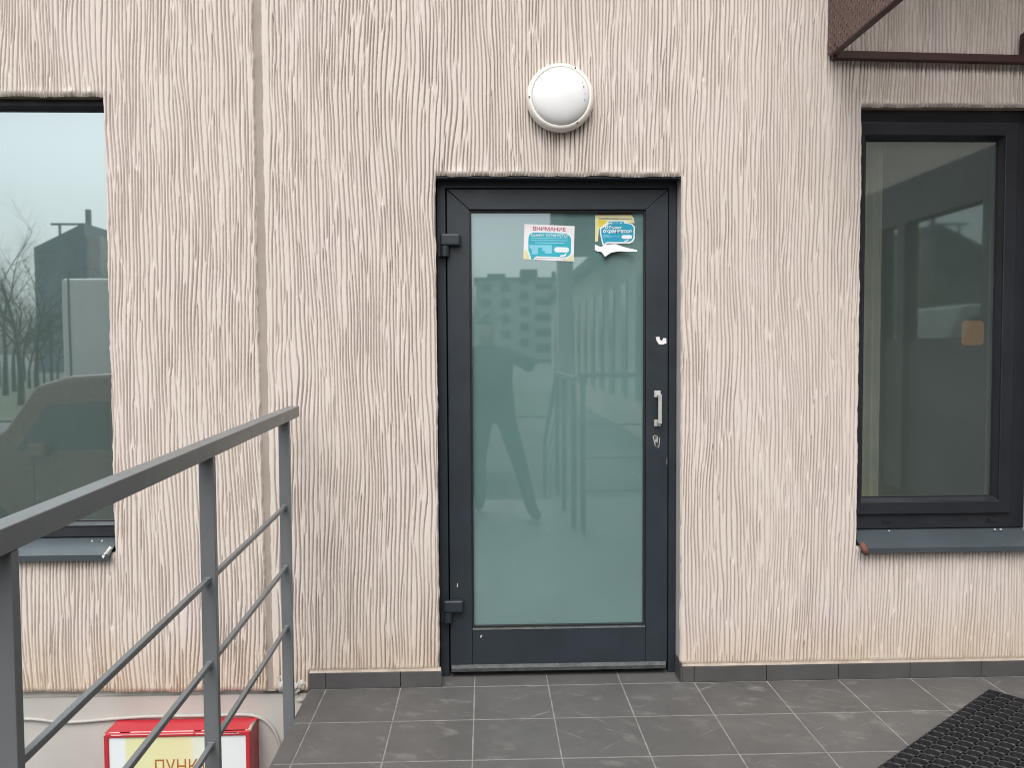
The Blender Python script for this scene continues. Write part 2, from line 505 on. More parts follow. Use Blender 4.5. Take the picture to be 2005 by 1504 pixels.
HX, HZ = 0.0016, 0.0110
JL, JR = -0.908, -0.878                         # joint edges
gx = axis([-2.75, LWX1, JL, JR, EDGE, DX0, DX1, RWX0, RWX1, 2.95], HX)
gz = axis([-0.004, SK, LWB, 1.2, DTOP, RWT, LWT, TOPZ], HZ)
nx, nz = len(gx), len(gz)
X, Z = np.meshgrid(gx, gz)

# periodic sample grid for the pattern
px, pz = 3840, 300
kx = np.fft.fftfreq(px, HX)[None, :] * 2 * math.pi
kz = np.fft.fftfreq(pz, HZ)[:, None] * 2 * math.pi
k0 = 2 * math.pi / 0.0143
spec = np.exp(-0.5 * (((kx - k0) / (0.23 * k0)) ** 2 + (kz / 9.5) ** 2)) + 0.40 * np.exp(-0.5 * (((kx - k0) / (0.32 * k0)) ** 2 + (kz / 19.0) ** 2))
psi = np.fft.ifft2(spec * (RNG.standard_normal((pz, px)) + 1j * RNG.standard_normal((pz, px))))
psi /= np.abs(psi).mean()
warp = 0.009 * smooth_noise((pz, px), (24, 60), RNG) + 0.0022 * smooth_noise((pz, px), (7, 16), RNG)
fade = smooth_noise((pz, px), (9, 10), RNG)
broad = smooth_noise((pz, px), (14, 60), RNG)
fine = smooth_noise((pz, px), (0.8, 1.6), RNG)

def sample(A, x, z):
    fx = (x + 3.3) / HX; fz = (z + 0.05) / HZ
    i = np.floor(fx).astype(int); j = np.floor(fz).astype(int)
    a, c = fx - i, fz - j
    i0, i1, j0, j1 = i % px, (i + 1) % px, j % pz, (j + 1) % pz
    return A[j0, i0] * (1 - a) * (1 - c) + A[j0, i1] * a * (1 - c) + A[j1, i0] * (1 - a) * c + A[j1, i1] * a * c

xs = X + sample(warp, X, Z)
ps = sample(psi, xs, Z)
ph = np.angle(ps)
amp = np.abs(ps)
t = (math.pi - np.abs(ph)) / (2 * math.pi)       # 0 at groove, 0.5 on the ridge
dphx = np.abs(np.angle(ps[:, 1:] * np.conj(ps[:, :-1]))) / np.diff(gx)[None, :]
dphx = np.clip(np.concatenate([dphx, dphx[:, -1:]], 1), 50, 1000)
d_g = (math.pi - np.abs(ph)) / dphx                                  # metres from the groove line
wid = 0.0020 * (1 + 0.12 * sample(fade, X, Z))
wid = np.clip(wid, 0.0015, 0.0027)
groove = np.exp(-(d_g / wid) ** 4)
depth = 0.0185 * np.clip(amp * 1.9, 0, 1) * np.clip(0.97 + 0.12 * sample(fade, X + 1.1, Z + 0.4), 0.25, 1.3)
ridge = 0.0005 * np.cos(np.clip(t, 0, 0.5) * 2 * math.pi)   # + in groove, - on the crest
Y = depth * groove + ridge + 0.0004 * sample(broad, X, Z) + 0.00018 * sample(fine, X, Z)

# distance to every free edge of the plaster
def rect_d(x0, x1, z0, z1):
    dx = np.maximum(np.maximum(x0 - X, X - x1), 0); dz = np.maximum(np.maximum(z0 - Z, Z - z1), 0)
    return np.hypot(dx, dz)
holes = [(LWX0, LWX1, LWB, LWT), (DX0, DX1, -1, DTOP), (RWX0, RWX1, RWB, RWT), (JL, JR, -1, TOPZ + 1), (EDGE, 3.4, -1, SK)]
D = np.full_like(X, 9.0)
for h in holes: D = np.minimum(D, rect_d(*h))
D = np.minimum(D, np.where(X < EDGE, Z + 0.004, 9))
flat = np.clip((D - 0.003 - 0.006 * np.clip(sample(fade, X * 0.9 + 0.7, Z), -0.6, 1.2)) / 0.007, 0, 1)
dj = X - JR
lip = np.where((dj >= 0) & (dj < 0.05), np.clip((dj - 0.016) / 0.012 + 0.45 * sample(fade, X + 2.0, Z * 1.7), 0.0, 1), 1.0)   # smooth hem right of the joint
dr = X - DX1
lip2 = np.where((dr >= 0) & (dr < 0.03) & (Z < DTOP), np.clip((dr - 0.007) / 0.006 + 0.4 * sample(fade, X + 2.0, Z * 2.1), 0, 1), 1.0)
Y *= flat * lip * lip2
Y += 0.011 * np.exp(-(D / 0.0035) ** 2)           # rounded edge rolling back
hem = np.zeros_like(X)
for (x0, x1, z0, z1) in holes[:3]:                # thick dragged hem over the lintels
    inx = (X > x0 - 0.01) & (X < x1 + 0.01) & (Z >= z1)
    hem = np.where(inx, np.exp(-((Z - z1 - 0.014) / 0.009) ** 2), hem)
Y -= hem * (0.0022 + 0.0022 * sample(fade, X * 1.3, Z * 0.6))
Y -= np.where(X < JL, 0.004 * np.exp(-((X - JL) / 0.05) ** 2), 0)   # left panel stands a little proud at the joint
for _ in range(150):                              # pits and blobs of the trowel
    x0, z0 = RNG.uniform(-2.2, 2.5), RNG.uniform(0.05, 2.9)
    r, a = RNG.uniform(0.003, 0.007), RNG.uniform(-0.001, 0.006)
    i0, i1 = np.searchsorted(gx, x0 - 3 * r), np.searchsorted(gx, x0 + 3 * r)
    j0, j1 = np.searchsorted(gz, z0 - 6 * r), np.searchsorted(gz, z0 + 6 * r)
    s_ = np.s_[j0:j1, i0:i1]
    Y[s_] += a * np.exp(-((X[s_] - x0) / r) ** 2 - ((Z[s_] - z0) / (2 * r)) ** 2)
# ragged outlines
wob = smooth_noise((64, 2048), (0, 3), RNG) * 0.6 + smooth_noise((64, 2048), (0, 12), RNG) * 0.8
def wobble(row, u): return np.interp((u * 400) % 2048, np.arange(2048), wob[row])
XO, ZO = X.copy(), Z.copy()
row = 0
for (x0, x1, z0, z1) in holes[:4]:
    for xe in (x0, x1):
        row += 1
        g = np.exp(-np.abs(X - xe) / 0.012) * ((Z > z0 - 0.03) & (Z < z1 + 0.03))
        XO += (0.0014 if xe != JL else 0.0024) * wobble(row, Z) * g
    for ze in (z0, z1):
        row += 1
        g = np.exp(-np.abs(Z - ze) / 0.012) * ((X > x0 - 0.01) & (X < x1 + 0.01))
        ZO += 0.0020 * wobble(row, X) * g
XO += np.where((X <= JL), 0.010 * np.clip((1.4 - Z) / 1.4, 0, 1) * np.exp(-np.abs(X - JL) / 0.06), 0)
XO += np.where((X >= JR) & (X < EDGE), -0.002 * np.exp(-np.abs(X - JR) / 0.03), 0)
ZO += np.where(X < EDGE, 0.0022 * wobble(40, X) * np.exp(-np.abs(Z) / 0.02), 0)
ZO += np.where(X < EDGE, (-0.012 * (X + 1.3) - 0.000) * np.exp(-np.abs(Z) / 0.15), 0)

cxm = 0.5 * (gx[1:] + gx[:-1])[None, :]; czm = 0.5 * (gz[1:] + gz[:-1])[:, None]
keep = np.ones((nz - 1, nx - 1), bool)
for (x0, x1, z0, z1) in holes:
    keep &= ~((cxm > x0) & (cxm < x1) & (czm > z0) & (czm < z1))

def plaster_panel(name, mask, parent):
    jj, ii = np.nonzero(mask)
    a = jj * nx + ii
    quads = np.stack([a, a + 1, a + 1 + nx, a + nx], 1)
    used, invq = np.unique(quads, return_inverse=True)
    quads = invq.reshape(-1, 4)
    co = np.stack([XO.ravel()[used], Y.ravel()[used], ZO.ravel()[used]], 1).astype(np.float32)
    me = bpy.data.meshes.new(name)
    me.vertices.add(len(co)); me.vertices.foreach_set('co', co.ravel())
    nf = len(quads)
    me.loops.add(nf * 4); me.loops.foreach_set('vertex_index', quads.ravel().astype(np.int32))
    me.polygons.add(nf); me.polygons.foreach_set('loop_start', np.arange(0, nf * 4, 4, dtype=np.int32))
    me.polygons.foreach_set('loop_total', np.full(nf, 4, np.int32))
    me.polygons.foreach_set('use_smooth', np.ones(nf, bool))
    me.update(calc_edges=True)
    me.materials.append(M['plaster'])
    return link(name, me, parent)

building = thing('building', 'pale beige building front with vertically grooved plaster, dark door and two dark windows', 'building')
tag(plaster_panel('plaster_panel', keep & (cxm < JL), building), 'grooved plaster left of the vertical joint')
tag(plaster_panel('plaster_panel', keep & (cxm > JR), building), 'grooved plaster round the door')
tag(MB().box(JL - 0.02, JR + 0.012, 0.009, 0.03, -0.012, TOPZ).build('joint_strip', 'joint', building), 'smooth tan filler of the vertical wall joint')

# masonry behind, with the openings left free (pieces butt, never overlap)
core = MB()
y0, y1 = 0.040, 0.33
def wallbox(x0, x1, z0, z1): core.box(x0, x1, y0, y1, z0, z1)
wallbox(LWX1 + 0.004, JL - 0.02, -0.03, TOPZ)
wallbox(JR + 0.012, DX0 - 0.004, -0.03, TOPZ)
wallbox(DX1 + 0.004, RWX0 - 0.004, 0.0, TOPZ)
wallbox(RWX1 + 0.004, 2.95, 0.0, TOPZ)
wallbox(-2.75, LWX1 + 0.004, -0.03, LWB - 0.02)
wallbox(-2.75, LWX1 + 0.004, LWT + 0.004, TOPZ)
wallbox(DX0 - 0.004, DX1 + 0.004, DTOP + 0.004, TOPZ)
wallbox(RWX0 - 0.004, RWX1 + 0.004, 0.0, RWB - 0.02)
wallbox(RWX0 - 0.004, RWX1 + 0.004, RWT + 0.004, TOPZ)
core.build('masonry', 'reveal', building)
# farther plain parts of the same wall, outside the detailed stretch
far = MB()
far.box(-14, LWX0, 0.0, 0.33, -0.004, TOPZ); far.box(LWX0, -2.75, 0.0, 0.33, -0.004, LWB); far.box(LWX0, -2.75, 0.0, 0.33, LWT, TOPZ); far.box(2.95, 4.2, 0.0, 0.33, 0.0, TOPZ); far.box(-14, 4.2, 0.0, 0.33, TOPZ, 6.6)
far.build('upper_wall', 'plaster_far', building)
tag(MB().box(-14, EDGE, 0.024, 0.33, -1.2, -0.03).build('plinth', 'plinth', building), 'plain painted concrete plinth below the plaster')
# crumbled mortar at the foot of the joint
lump = MB()
for x, z, r in ((-0.845, 0.012, 0.022), (-0.80, 0.006, 0.026), (-0.765, 0.020, 0.018), (-0.825, -0.030, 0.012), (-0.775, -0.055, 0.013), (-0.855, 0.045, 0.012), (-0.785, -0.043, 0.009)):
    bm = bmesh.new(); bmesh.ops.create_icosphere(bm, subdivisions=2, radius=r)
    yb = 0.004 if z > 0 else 0.022
    lump.add([(x + v.co.x * (1 + random.uniform(-.25, .35)), yb + v.co.y * 0.45 * (1 + random.uniform(-.3, .3)), z + v.co.z * (1 + random.uniform(-.25, .35))) for v in bm.verts],
             [[v.index for v in f.verts] for f in bm.faces]); bm.free()
lump.build('mortar_lump', 'plinth', building)

# ------------------------------------------------------------------ porch, ground
porch = tag(MB().box(EDGE + 0.012, 4.0, -3.915, -0.0, -1.0, -0.0009).box(DX0 - 0.003, DX1 + 0.003, 0.0, 0.20, -0.3, -0.0012).build('porch', 'grout'), kind='structure')
TP, TW = 0.3, 0.2952
X0T, Y0T = -0.0627, -0.012
def tile_mesh(w, d):
    b = MB().box(-w / 2, w / 2, -d / 2, d / 2, -0.010, 0.0)
    o = b.build('floor_tile', 'tile', porch, bevel=0.0012, segs=1)
    me = o.data; bpy.data.objects.remove(o)
    return me
full = tile_mesh(TW, TW); strip_w = (X0T - 0.6) - EDGE - 0.004; strip = tile_mesh(strip_w, TW); recess = tile_mesh(TW, 0.150)
def put_tile(me, x, y):
    o = link('floor_tile', me, porch)
    o.location = (x, y, random.uniform(-0.0002, 0.0004)); o.rotation_euler = (random.uniform(-.0007, .0007), random.uniform(-.0007, .0007), random.uniform(-.001, .001))
    return o
for j in range(13):
    y = Y0T - TP * (j + 0.5)
    put_tile(strip, EDGE + strip_w / 2 + 0.002, y)
    for i in range(-2, 13):
        put_tile(full, X0T + TP * (i + 0.5), y)
for x0, x1 in ((DX0 + 0.001, X0T - 0.002), (X0T + 0.002, X0T + 0.298), (X0T + 0.302, X0T + 0.598), (X0T + 0.602, DX1 - 0.001)):
    put_tile(tile_mesh(x1 - x0, 0.146), (x0 + x1) / 2, Y0T + 0.002 + 0.073)
steps = MB()
for k in range(5):
    steps.box(-0.7, 3.9, -3.916 - 0.32 * (k + 1), -3.916 - 0.32 * k, -1.0, -0.16 * (k + 1))
tag(steps.build('steps', 'concrete'), kind='structure')
g = MB().box(-400, 400, -600, 60, -1.5, -0.95)
tag(g.build('ground', 'asphalt'), kind='structure')
tag(MB().box(-120, 2.2, -70, -24, -1.2, -0.90).build('lawn', 'grass'), kind='structure')

# skirting tiles along the wall
def skirting(x0, x1):
    h = SK + random.uniform(-0.001, 0.001)
    return MB().box(x0 + 0.0012, x1 - 0.0012, -0.011, 0.012, 0.001, h).build('skirting_tile', 'skirt', building, bevel=0.001, segs=1)
for a, b_ in ((EDGE + 0.002, -0.6627), (-0.6627, -0.3627), (-0.3627, DX0 + 0.010)): skirting(a, b_)
xs_ = [DX1 + 0.004, 0.8373] + [0.8373 + 0.3 * k for k in range(1, 10)]
for a, b_ in zip(xs_[:-1], xs_[1:]): skirting(a, min(b_, 3.3))
bead = MB()
for a, b_ in ((EDGE + 0.004, DX0 + 0.006), (DX1 + 0.006, 3.3)):
    bead.extrude_x([(-0.0105, SK + 0.001), (-0.004, SK + 0.007), (0.012, SK + 0.008), (0.012, SK + 0.0005)], a, b_)
bead.build('mortar_bead', 'mortar', building)
# reveal foot returns beside the door
MB().box(DX1 - 0.002, DX1 + 0.0032, -0.0105, 0.09, 0.001, SK + 0.016).build('skirting_return', 'skirt', building)

# ------------------------------------------------------------------ door
FY = 0.098                                        # frame face
fr = MB()
fr.prism([(DX0, 0.0), (DX0 + 0.036, 0.0), (DX0 + 0.036, DTOP - 0.030), (DX1 - 0.030, DTOP - 0.030), (DX1 - 0.030, 0.0), (DX1, 0.0), (DX1, DTOP), (DX0, DTOP)], FY, FY + 0.07)
door = tag(fr.build('door', 'frame', building, bevel=0.002), 'dark anthracite framed door with a tall teal frosted pane')
# head flashing above the frame
MB().box(DX0 + 0.001, DX1 - 0.001, 0.016, FY - 0.03, DTOP - 0.006, DTOP + 0.003).build('head_flashing', 'frame', door)
LX0, LX1, LZ0, LZ1 = DX0 + 0.041, DX1 - 0.035, 0.044, DTOP - 0.035
PX0, PX1, PZ0, PZ1 = -0.072, 0.656, 0.203, 1.942
LY = 0.090
gap = 0.0007
def piece(name, poly, **k): return MB().prism(poly, LY, LY + 0.055).build(name, 'frame', door, bevel=0.0022, **k)
piece('stile', [(LX0, LZ0), (PX0, LZ0), (PX0, PZ1), (LX0, LZ1 - gap)])
piece('stile', [(PX1, LZ0), (LX1, LZ0), (LX1, LZ1 - gap), (PX1, PZ1)])
piece('top_rail', [(PX0 + gap, PZ1 + gap), (PX1 - gap, PZ1 + gap), (LX1 - gap, LZ1), (LX0 + gap, LZ1)])
piece('bottom_rail', [(PX0 + gap, LZ0), (PX1 - gap, LZ0), (PX1 - gap, PZ0 - gap), (PX0 + gap, PZ0 - gap)])
def ring(x0, x1, z0, z1, w, ya, yb):
    m = MB()
    m.box(x0, x0 + w, ya, yb, z0, z1); m.box(x1 - w, x1, ya, yb, z0, z1)
    m.box(x0 + w, x1 - w, ya, yb, z0, z0 + w); m.box(x0 + w, x1 - w, ya, yb, z1 - w, z1)
    return m
ring(PX0 + 0.001, PX1 - 0.001, PZ0 + 0.001, PZ1 - 0.001, 0.007, 0.099, 0.118).build('gasket', 'gasket', door)
PY = 0.116
MB().box(PX0 - 0.006, PX1 + 0.006, PY, PY + 0.01, PZ0 - 0.006, PZ1 + 0.006).build('pane', 'door_glass', door)
MB().extrude_x([(LY + 0.002, PZ0 - 0.010), (LY - 0.0022, PZ0 - 0.004), (LY + 0.002, PZ0 + 0.0005), (LY + 0.014, PZ0 + 0.003)], PX0 + 0.002, PX1 - 0.002).build('weather_bead', 'frame_worn', door)
MB().extrude_x([(LY - 0.012, 0.026), (LY - 0.013, 0.040), (LY - 0.003, 0.052), (LY + 0.03, 0.052), (LY + 0.03, 0.024)], LX0 + 0.004, LX1 - 0.008).build('drip_bar', 'frame_worn', door)
MB().box(DX0 + 0.036, DX1 - 0.030, FY + 0.03, FY + 0.07, -0.003, 0.014).build('threshold', 'gasket', door)
def hinge(zt):
    h = MB()
    h.box(-0.190, -0.108, LY - 0.034, LY - 0.004, zt - 0.050, zt)
    o = h.build('hinge', 'frame', door, bevel=0.008, segs=3, smooth=False)
    b2 = MB().tube([(-0.172, LY - 0.017, zt - 0.092), (-0.172, LY - 0.017, zt - 0.0495)], 0.0185, 20)
    b2.box(-0.200, -0.172, LY - 0.012, FY - 0.001, zt - 0.091, zt - 0.052)
    b2.build('hinge', 'frame', door, smooth=False)
hinge(1.842); hinge(0.332)
# pull handle
hb = MB()
hb.box(0.690, 0.717, LY - 0.005, LY - 0.0005, 1.168, 1.196); hb.box(0.690, 0.717, LY - 0.005, LY - 0.0005, 1.047, 1.074)
hb.box(0.7005, 0.7155, LY - 0.036, LY - 0.029, 1.060, 1.182)
hb.box(0.7005, 0.7155, LY - 0.0285, LY - 0.0055, 1.173, 1.182); hb.box(0.7005, 0.7155, LY - 0.0285, LY - 0.0055, 1.060, 1.069)
tag(hb.build('handle', 'steel', door, bevel=0.0012, segs=1), 'small bright steel pull handle')
# lock: key slot plate with bare scratches
sc_ = MB()
for (x, z, dx, dz, w) in ((0.686, 1.006, 0.010, -0.040, 0.0035), (0.690, 1.008, 0.012, -0.002, 0.003), (0.698, 1.000, 0.004, -0.040, 0.0035), (0.705, 1.004, -0.003, -0.046, 0.004),
                          (0.712, 1.001, 0.006, 0.006, 0.003), (0.714, 0.998, -0.004, -0.040, 0.003), (0.694, 0.990, 0.008, -0.018, 0.003), (0.702, 0.975, 0.001, -0.016, 0.005)):
    sc_.prism([(x - w / 2, z), (x + w / 2, z + 0.002), (x + dx + w / 2, z + dz), (x + dx - w / 2, z + dz - 0.002)], LY - 0.0008, LY + 0.001)
tag(sc_.build('scratched_lock', 'steel', door), 'bare metal scratches round the key slot')
for (x, z, w, h, a) in ((-0.040, 0.165, 0.006, 0.012, 0.5), (-0.135, 0.380, 0.004, 0.018, 0.2), (0.7435, 0.885, 0.0015, 0.030, 0.0)):
    MB().prism([(x, z), (x + w, z + h * 0.15), (x + w + a * w, z + h), (x + a * w, z + h * 0.9)], LY - 0.0006, LY + 0.001).build('paint_chip', 'bare', door)

# ------------------------------------------------------------------ windows
def sloped_ring(x0, x1, z0, z1, w, ya, yb, back):
    """frame ring whose face slopes from ya at the outside to yb at the inside"""
    m = MB()
    o = [(x0, z0), (x1, z0), (x1, z1), (x0, z1)]
    i = [(x0 + w, z0 + w), (x1 - w, z0 + w), (x1 - w, z1 - w), (x0 + w, z1 - w)]
    vs = [(x, ya, z) for x, z in o] + [(x, yb, z) for x, z in i] + [(x, back, z) for x, z in o] + [(x, back, z) for x, z in i]
    fs = []
    for k in range(4):
        n_ = (k + 1) % 4
        fs += [(k, n_, n_ + 4, k + 4), (k + 4, n_ + 4, n_ + 12, k + 12), (k + 12, n_ + 12, n_ + 8, k + 8), (k + 8, n_ + 8, n_, k)]
    return m.add(vs, fs)

def window(x0, x1, z0, z1, y, glass, label, left_in, right_in, top_in=0.035, fixed=False):
    """frame > sash, bead, pane; the frame runs behind the plaster by the given amounts"""
    fx0, fx1, fz0, fz1 = x0 - left_in, x1 + right_in, z0 - 0.0, z1 + top_in
    fw = 0.045 if fixed else 0.062
    w = tag(sloped_ring(fx0, fx1, fz0, fz1, fw, y, y + 0.004, y + 0.07).build('window', 'frame_window', building, bevel=0.002, segs=1), label)
    sx0, sx1, sz0, sz1 = fx0 + 0.0625, fx1 - 0.0625, fz0 + 0.0625, fz1 - 0.0625
    if not fixed: sloped_ring(sx0, sx1, sz0, sz1, 0.052, y - 0.012, y - 0.009, y + 0.06).build('sash', 'frame_window', w, bevel=0.003, segs=2)
    bx0, bx1, bz0, bz1 = sx0 + 0.0525, sx1 - 0.0525, sz0 + 0.0525, sz1 - 0.0525
    if fixed: bx0, bx1, bz0, bz1 = fx0 + fw + 0.0005, fx1 - fw - 0.0005, fz0 + fw + 0.0005, fz1 - fw - 0.0005
    sloped_ring(bx0, bx1, bz0, bz1, 0.014, y - 0.004, y + 0.022, y + 0.05).build('glazing_bead', 'frame_window', w, bevel=0.001, segs=1)
    ring(bx0 + 0.0142, bx1 - 0.0142, bz0 + 0.0142, bz1 - 0.0142, 0.003, y + 0.021, y + 0.03).build('gasket', 'gasket', w)
    MB().add([(bx0 + 0.012, y + 0.026, bz0 + 0.012), (bx1 - 0.012, y + 0.026, bz0 + 0.012), (bx1 - 0.012, y + 0.026, bz1 - 0.012), (bx0 + 0.012, y + 0.026, bz1 - 0.012)], [(0, 1, 2, 3)]).build('pane', glass, w)
    return w

# right window: hinge side buried behind the plaster on the left
wr = window(RWX0, RWX1, 0.612, RWT, 0.055, 'dark_glass', 'dark framed window with murky glass right of the door', 0.082, 0.004, 0.012)
for x in (1.648, 2.095):
    MB().box(x, x + 0.030, 0.050, 0.056, 0.640, 0.648).build('drain_cap', 'gasket', wr)
wlft = window(LWX0, LWX1, 0.620, LWT, 0.055, 'window_glass', 'large mirror-like window left of the joint', 0.02, 0.050, 0.021, True)

def sill(x0, x1, z_in, z_out, y_in, y_out, lip, name, parent, label):
    """folded sheet: sloping top, front lip turned down, thin"""
    t_ = 0.002
    m = MB().extrude_x([(y_in, z_in), (y_out, z_out), (y_out, z_out - lip), (y_out + t_, z_out - lip), (y_out + t_, z_out - t_), (y_in, z_in - t_)], x0, x1)
    return tag(m.build(name, 'sill', parent), label)
sl = sill(LWX0 + 0.01, LWX1 - 0.006, 0.622, 0.566, 0.075, -0.030, 0.024, 'sill', wlft, 'blue-grey sheet metal sill with a bent torn corner')
# torn, folded-up corner
MB().add([(LWX1 - 0.036, -0.031, 0.560), (LWX1 - 0.028, -0.034, 0.552), (LWX1 - 0.004, -0.012, 0.590), (LWX1 - 0.012, -0.010, 0.596), (LWX1 - 0.022, -0.026, 0.578)],
         [(0, 1, 4), (1, 2, 4), (4, 2, 3), (0, 4, 3)]).build('torn_corner', 'bare', wlft)
sr = sill(RWX0 + 0.001, RWX1 - 0.003, 0.612, 0.552, 0.07, -0.035, 0.020, 'sill', wr, 'blue-grey sheet metal sill with a rusty left end')
rl = MB()
rl.tube([(RWX0 + 0.008, -0.018, 0.572), (RWX0 + 0.014, -0.030, 0.556), (RWX0 + 0.018, -0.037, 0.540), (RWX0 + 0.020, -0.038, 0.526)], [0.010, 0.015, 0.014, 0.009], 8)
rl.build('rusty_end', 'rust', wr, smooth=True)
for w_, xs__ in ((wr, (1.665, 2.115, 2.14)), (wlft, (-1.560, -1.60))):
    for x in xs__:
        MB().tube([(x, 0.040, 0.6035), (x, 0.040, 0.6085)], 0.004, 8).build('screw', 'bare', w_)
# reveals of the right window stay tan; thin linings
for (x0, x1, zt) in ((RWX0 + 0.002, RWX1 - 0.002, RWT), (LWX0, LWX1 - 0.002, LWT)):
    MB().box(x0, x1, 0.012, 0.052, zt + 0.0005, zt + 0.0035).build('lintel_lining', 'reveal_tan', building)

# rooms behind the glass
def room(x0, x1, z0, z1, yb, name):
    m = MB()
    m.add([(x0, 0.34, z0), (x1, 0.34, z0), (x1, 0.34, z1), (x0, 0.34, z1), (x0, yb, z0), (x1, yb, z0), (x1, yb, z1), (x0, yb, z1)],
          [(4, 5, 6, 7), (0, 1, 5, 4), (3, 2, 6, 7), (0, 4, 7, 3), (1, 2, 6, 5)])
    return m.build(name, 'room', building)
room(RWX0 - 0.9, 3.2, -0.1, 2.9, 3.2, 'room'); room(-3.2, -1.0, -0.1, 2.9, 3.2, 'room')
MB().box(-0.40, 0.55, 0.335, 3.0, -0.2, 2.6).build('hall', 'room', building)
MB().box(DX0 - 0.10, DX1 + 0.10, 0.20, 0.334, -0.28, DTOP + 0.10).build('door_light_block', 'gasket', building)  # added black box, stops light leaking through the gaps round the leaf
cur = MB()
n_ = 26
for k in range(n_):
    xa, xb = 1.50 + 0.165 * k / n_, 1.50 + 0.165 * (k + 1) / n_
    ya, yb = 0.17 + 0.012 * math.sin(k * 1.3), 0.17 + 0.012 * math.sin((k + 1) * 1.3)
    cur.add([(xa + 0.02, ya, 0.60), (xb + 0.02, yb, 0.60), (xb + 0.02, yb, 2.33), (xa + 0.02, ya, 2.33)], [(0, 1, 2, 3)])
tag(cur.build('curtain', 'curtain', smooth=True), 'narrow beige-grey curtain behind the left edge of the right window', 'curtain')
card = MB().prism([(2.000, 1.378), (2.075, 1.378), (2.085, 1.388), (2.085, 1.470), (2.075, 1.480), (2.000, 1.480), (1.990, 1.470), (1.990, 1.388)], 0.094, 0.096).build('orange_card', 'orange')
tag(card, 'small orange card hanging behind the glass of the right window', 'card')

# ------------------------------------------------------------------ wall lamp
lamp = thing('wall_lamp', 'round white bulkhead lamp on the plaster above the door', 'lamp')
LCX, LCZ = 0.291, 2.360
MB().lathe([(0.118, 0.004), (0.131, -0.004), (0.134, -0.022), (0.131, -0.040), (0.126, -0.048), (0.119, -0.052), (0.1135, -0.0515), (0.1125, -0.046)], LCX, LCZ, 72).build('ring', 'lamp_body', lamp, smooth=True)
prof = [(0.1122, -0.046)] + [(0.1122 * math.cos(a), -0.047 - 0.038 * math.sin(a)) for a in np.linspace(0.12, 1.50, 12)]
MB().lathe(prof, LCX, LCZ, 72).build('diffuser', 'diffuser', lamp, smooth=True)
for a in (62, 182, 302):
    ca, sa = math.cos(R(a)), math.sin(R(a))
    MB().lathe([(0.0035, -0.050), (0.0035, -0.0528)], LCX + 0.1225 * ca, LCZ + 0.1225 * sa, 10).build('screw', 'screw', lamp)
gm = MB()
for (dx, dz, r) in ((0.088, 0.030, 0.006), (0.085, 0.048, 0.004), (0.093, 0.004, 0.003), (0.092, -0.020, 0.004)):
    q = math.sqrt(max(0, 1 - (dx * dx + dz * dz) / 0.111 ** 2))
    gm.add([(LCX + dx + r * 0.5 * math.cos(t_ * 1.047), -0.0486 - 0.038 * q - 0.0008 + 0.002 * 0, LCZ + dz + r * math.sin(t_ * 1.047)) for t_ in range(6)], [(0, 1, 2, 3, 4, 5)])
gm.build('grime_mark', 'grime', lamp)

# ------------------------------------------------------------------ air-conditioner basket at the upper right
bk = thing('condenser_basket', 'brown perforated metal basket fixed to the wall above the right window', 'metal basket')
BX0, BX1, BZ, BD, BH = 1.366, 2.75, 2.548, 0.62, 0.75
MB().box(BX0, BX0 + 0.002, -BD, -0.004, BZ - 0.01, BZ + BH).build('side_panel', 'perf', bk)
MB().box(BX1 - 0.002, BX1, -BD, -0.004, BZ - 0.01, BZ + BH).build('side_panel', 'perf', bk)
MB().box(BX0 - 0.003, BX1 + 0.003, -BD - 0.004, -0.004, BZ + BH + 0.001, BZ + BH + 0.003).build('shade_top', 'brown', bk)  # unseen top, added to shade the wall inside the basket
MB().box(BX0 + 0.003, BX1 - 0.003, -BD - 0.002, -BD, BZ + 0.02, BZ + 0.34).build('front_panel', 'brown', bk)  # out of view; height set by the light it lets onto the wall
def angle_bar(a, b, w, h, name='angle_bar'):
    MB().bar(a, b, w, h).build(name, 'brown', bk, bevel=0.001, segs=1)
angle_bar((BX0 + 0.012, -0.016, BZ - 0.012), (BX1, -0.016, BZ - 0.036), 0.030, 0.030)
angle_bar((BX0 + 0.014, -BD, BZ - 0.014), (BX0 + 0.014, -0.032, BZ - 0.014), 0.030, 0.006)
angle_bar((BX1 - 0.014, -BD, BZ - 0.014), (BX1 - 0.014, -0.032, BZ - 0.014), 0.030, 0.006)
angle_bar((BX0, -BD - 0.012, BZ), (BX1, -BD - 0.012, BZ), 0.02, 0.03)
angle_bar((BX0 + 0.026, -0.016, BZ + 0.004), (BX0 + 0.026, -0.016, BZ + 0.030), 0.018, 0.018)
angle_bar((2.155, -0.022, BZ - 0.012), (2.155, -0.022, BZ + 0.075), 0.022, 0.022)
angle_bar((2.155, -BD + 0.01, BZ + 0.07), (2.155, -0.034, BZ + 0.07), 0.022, 0.022)

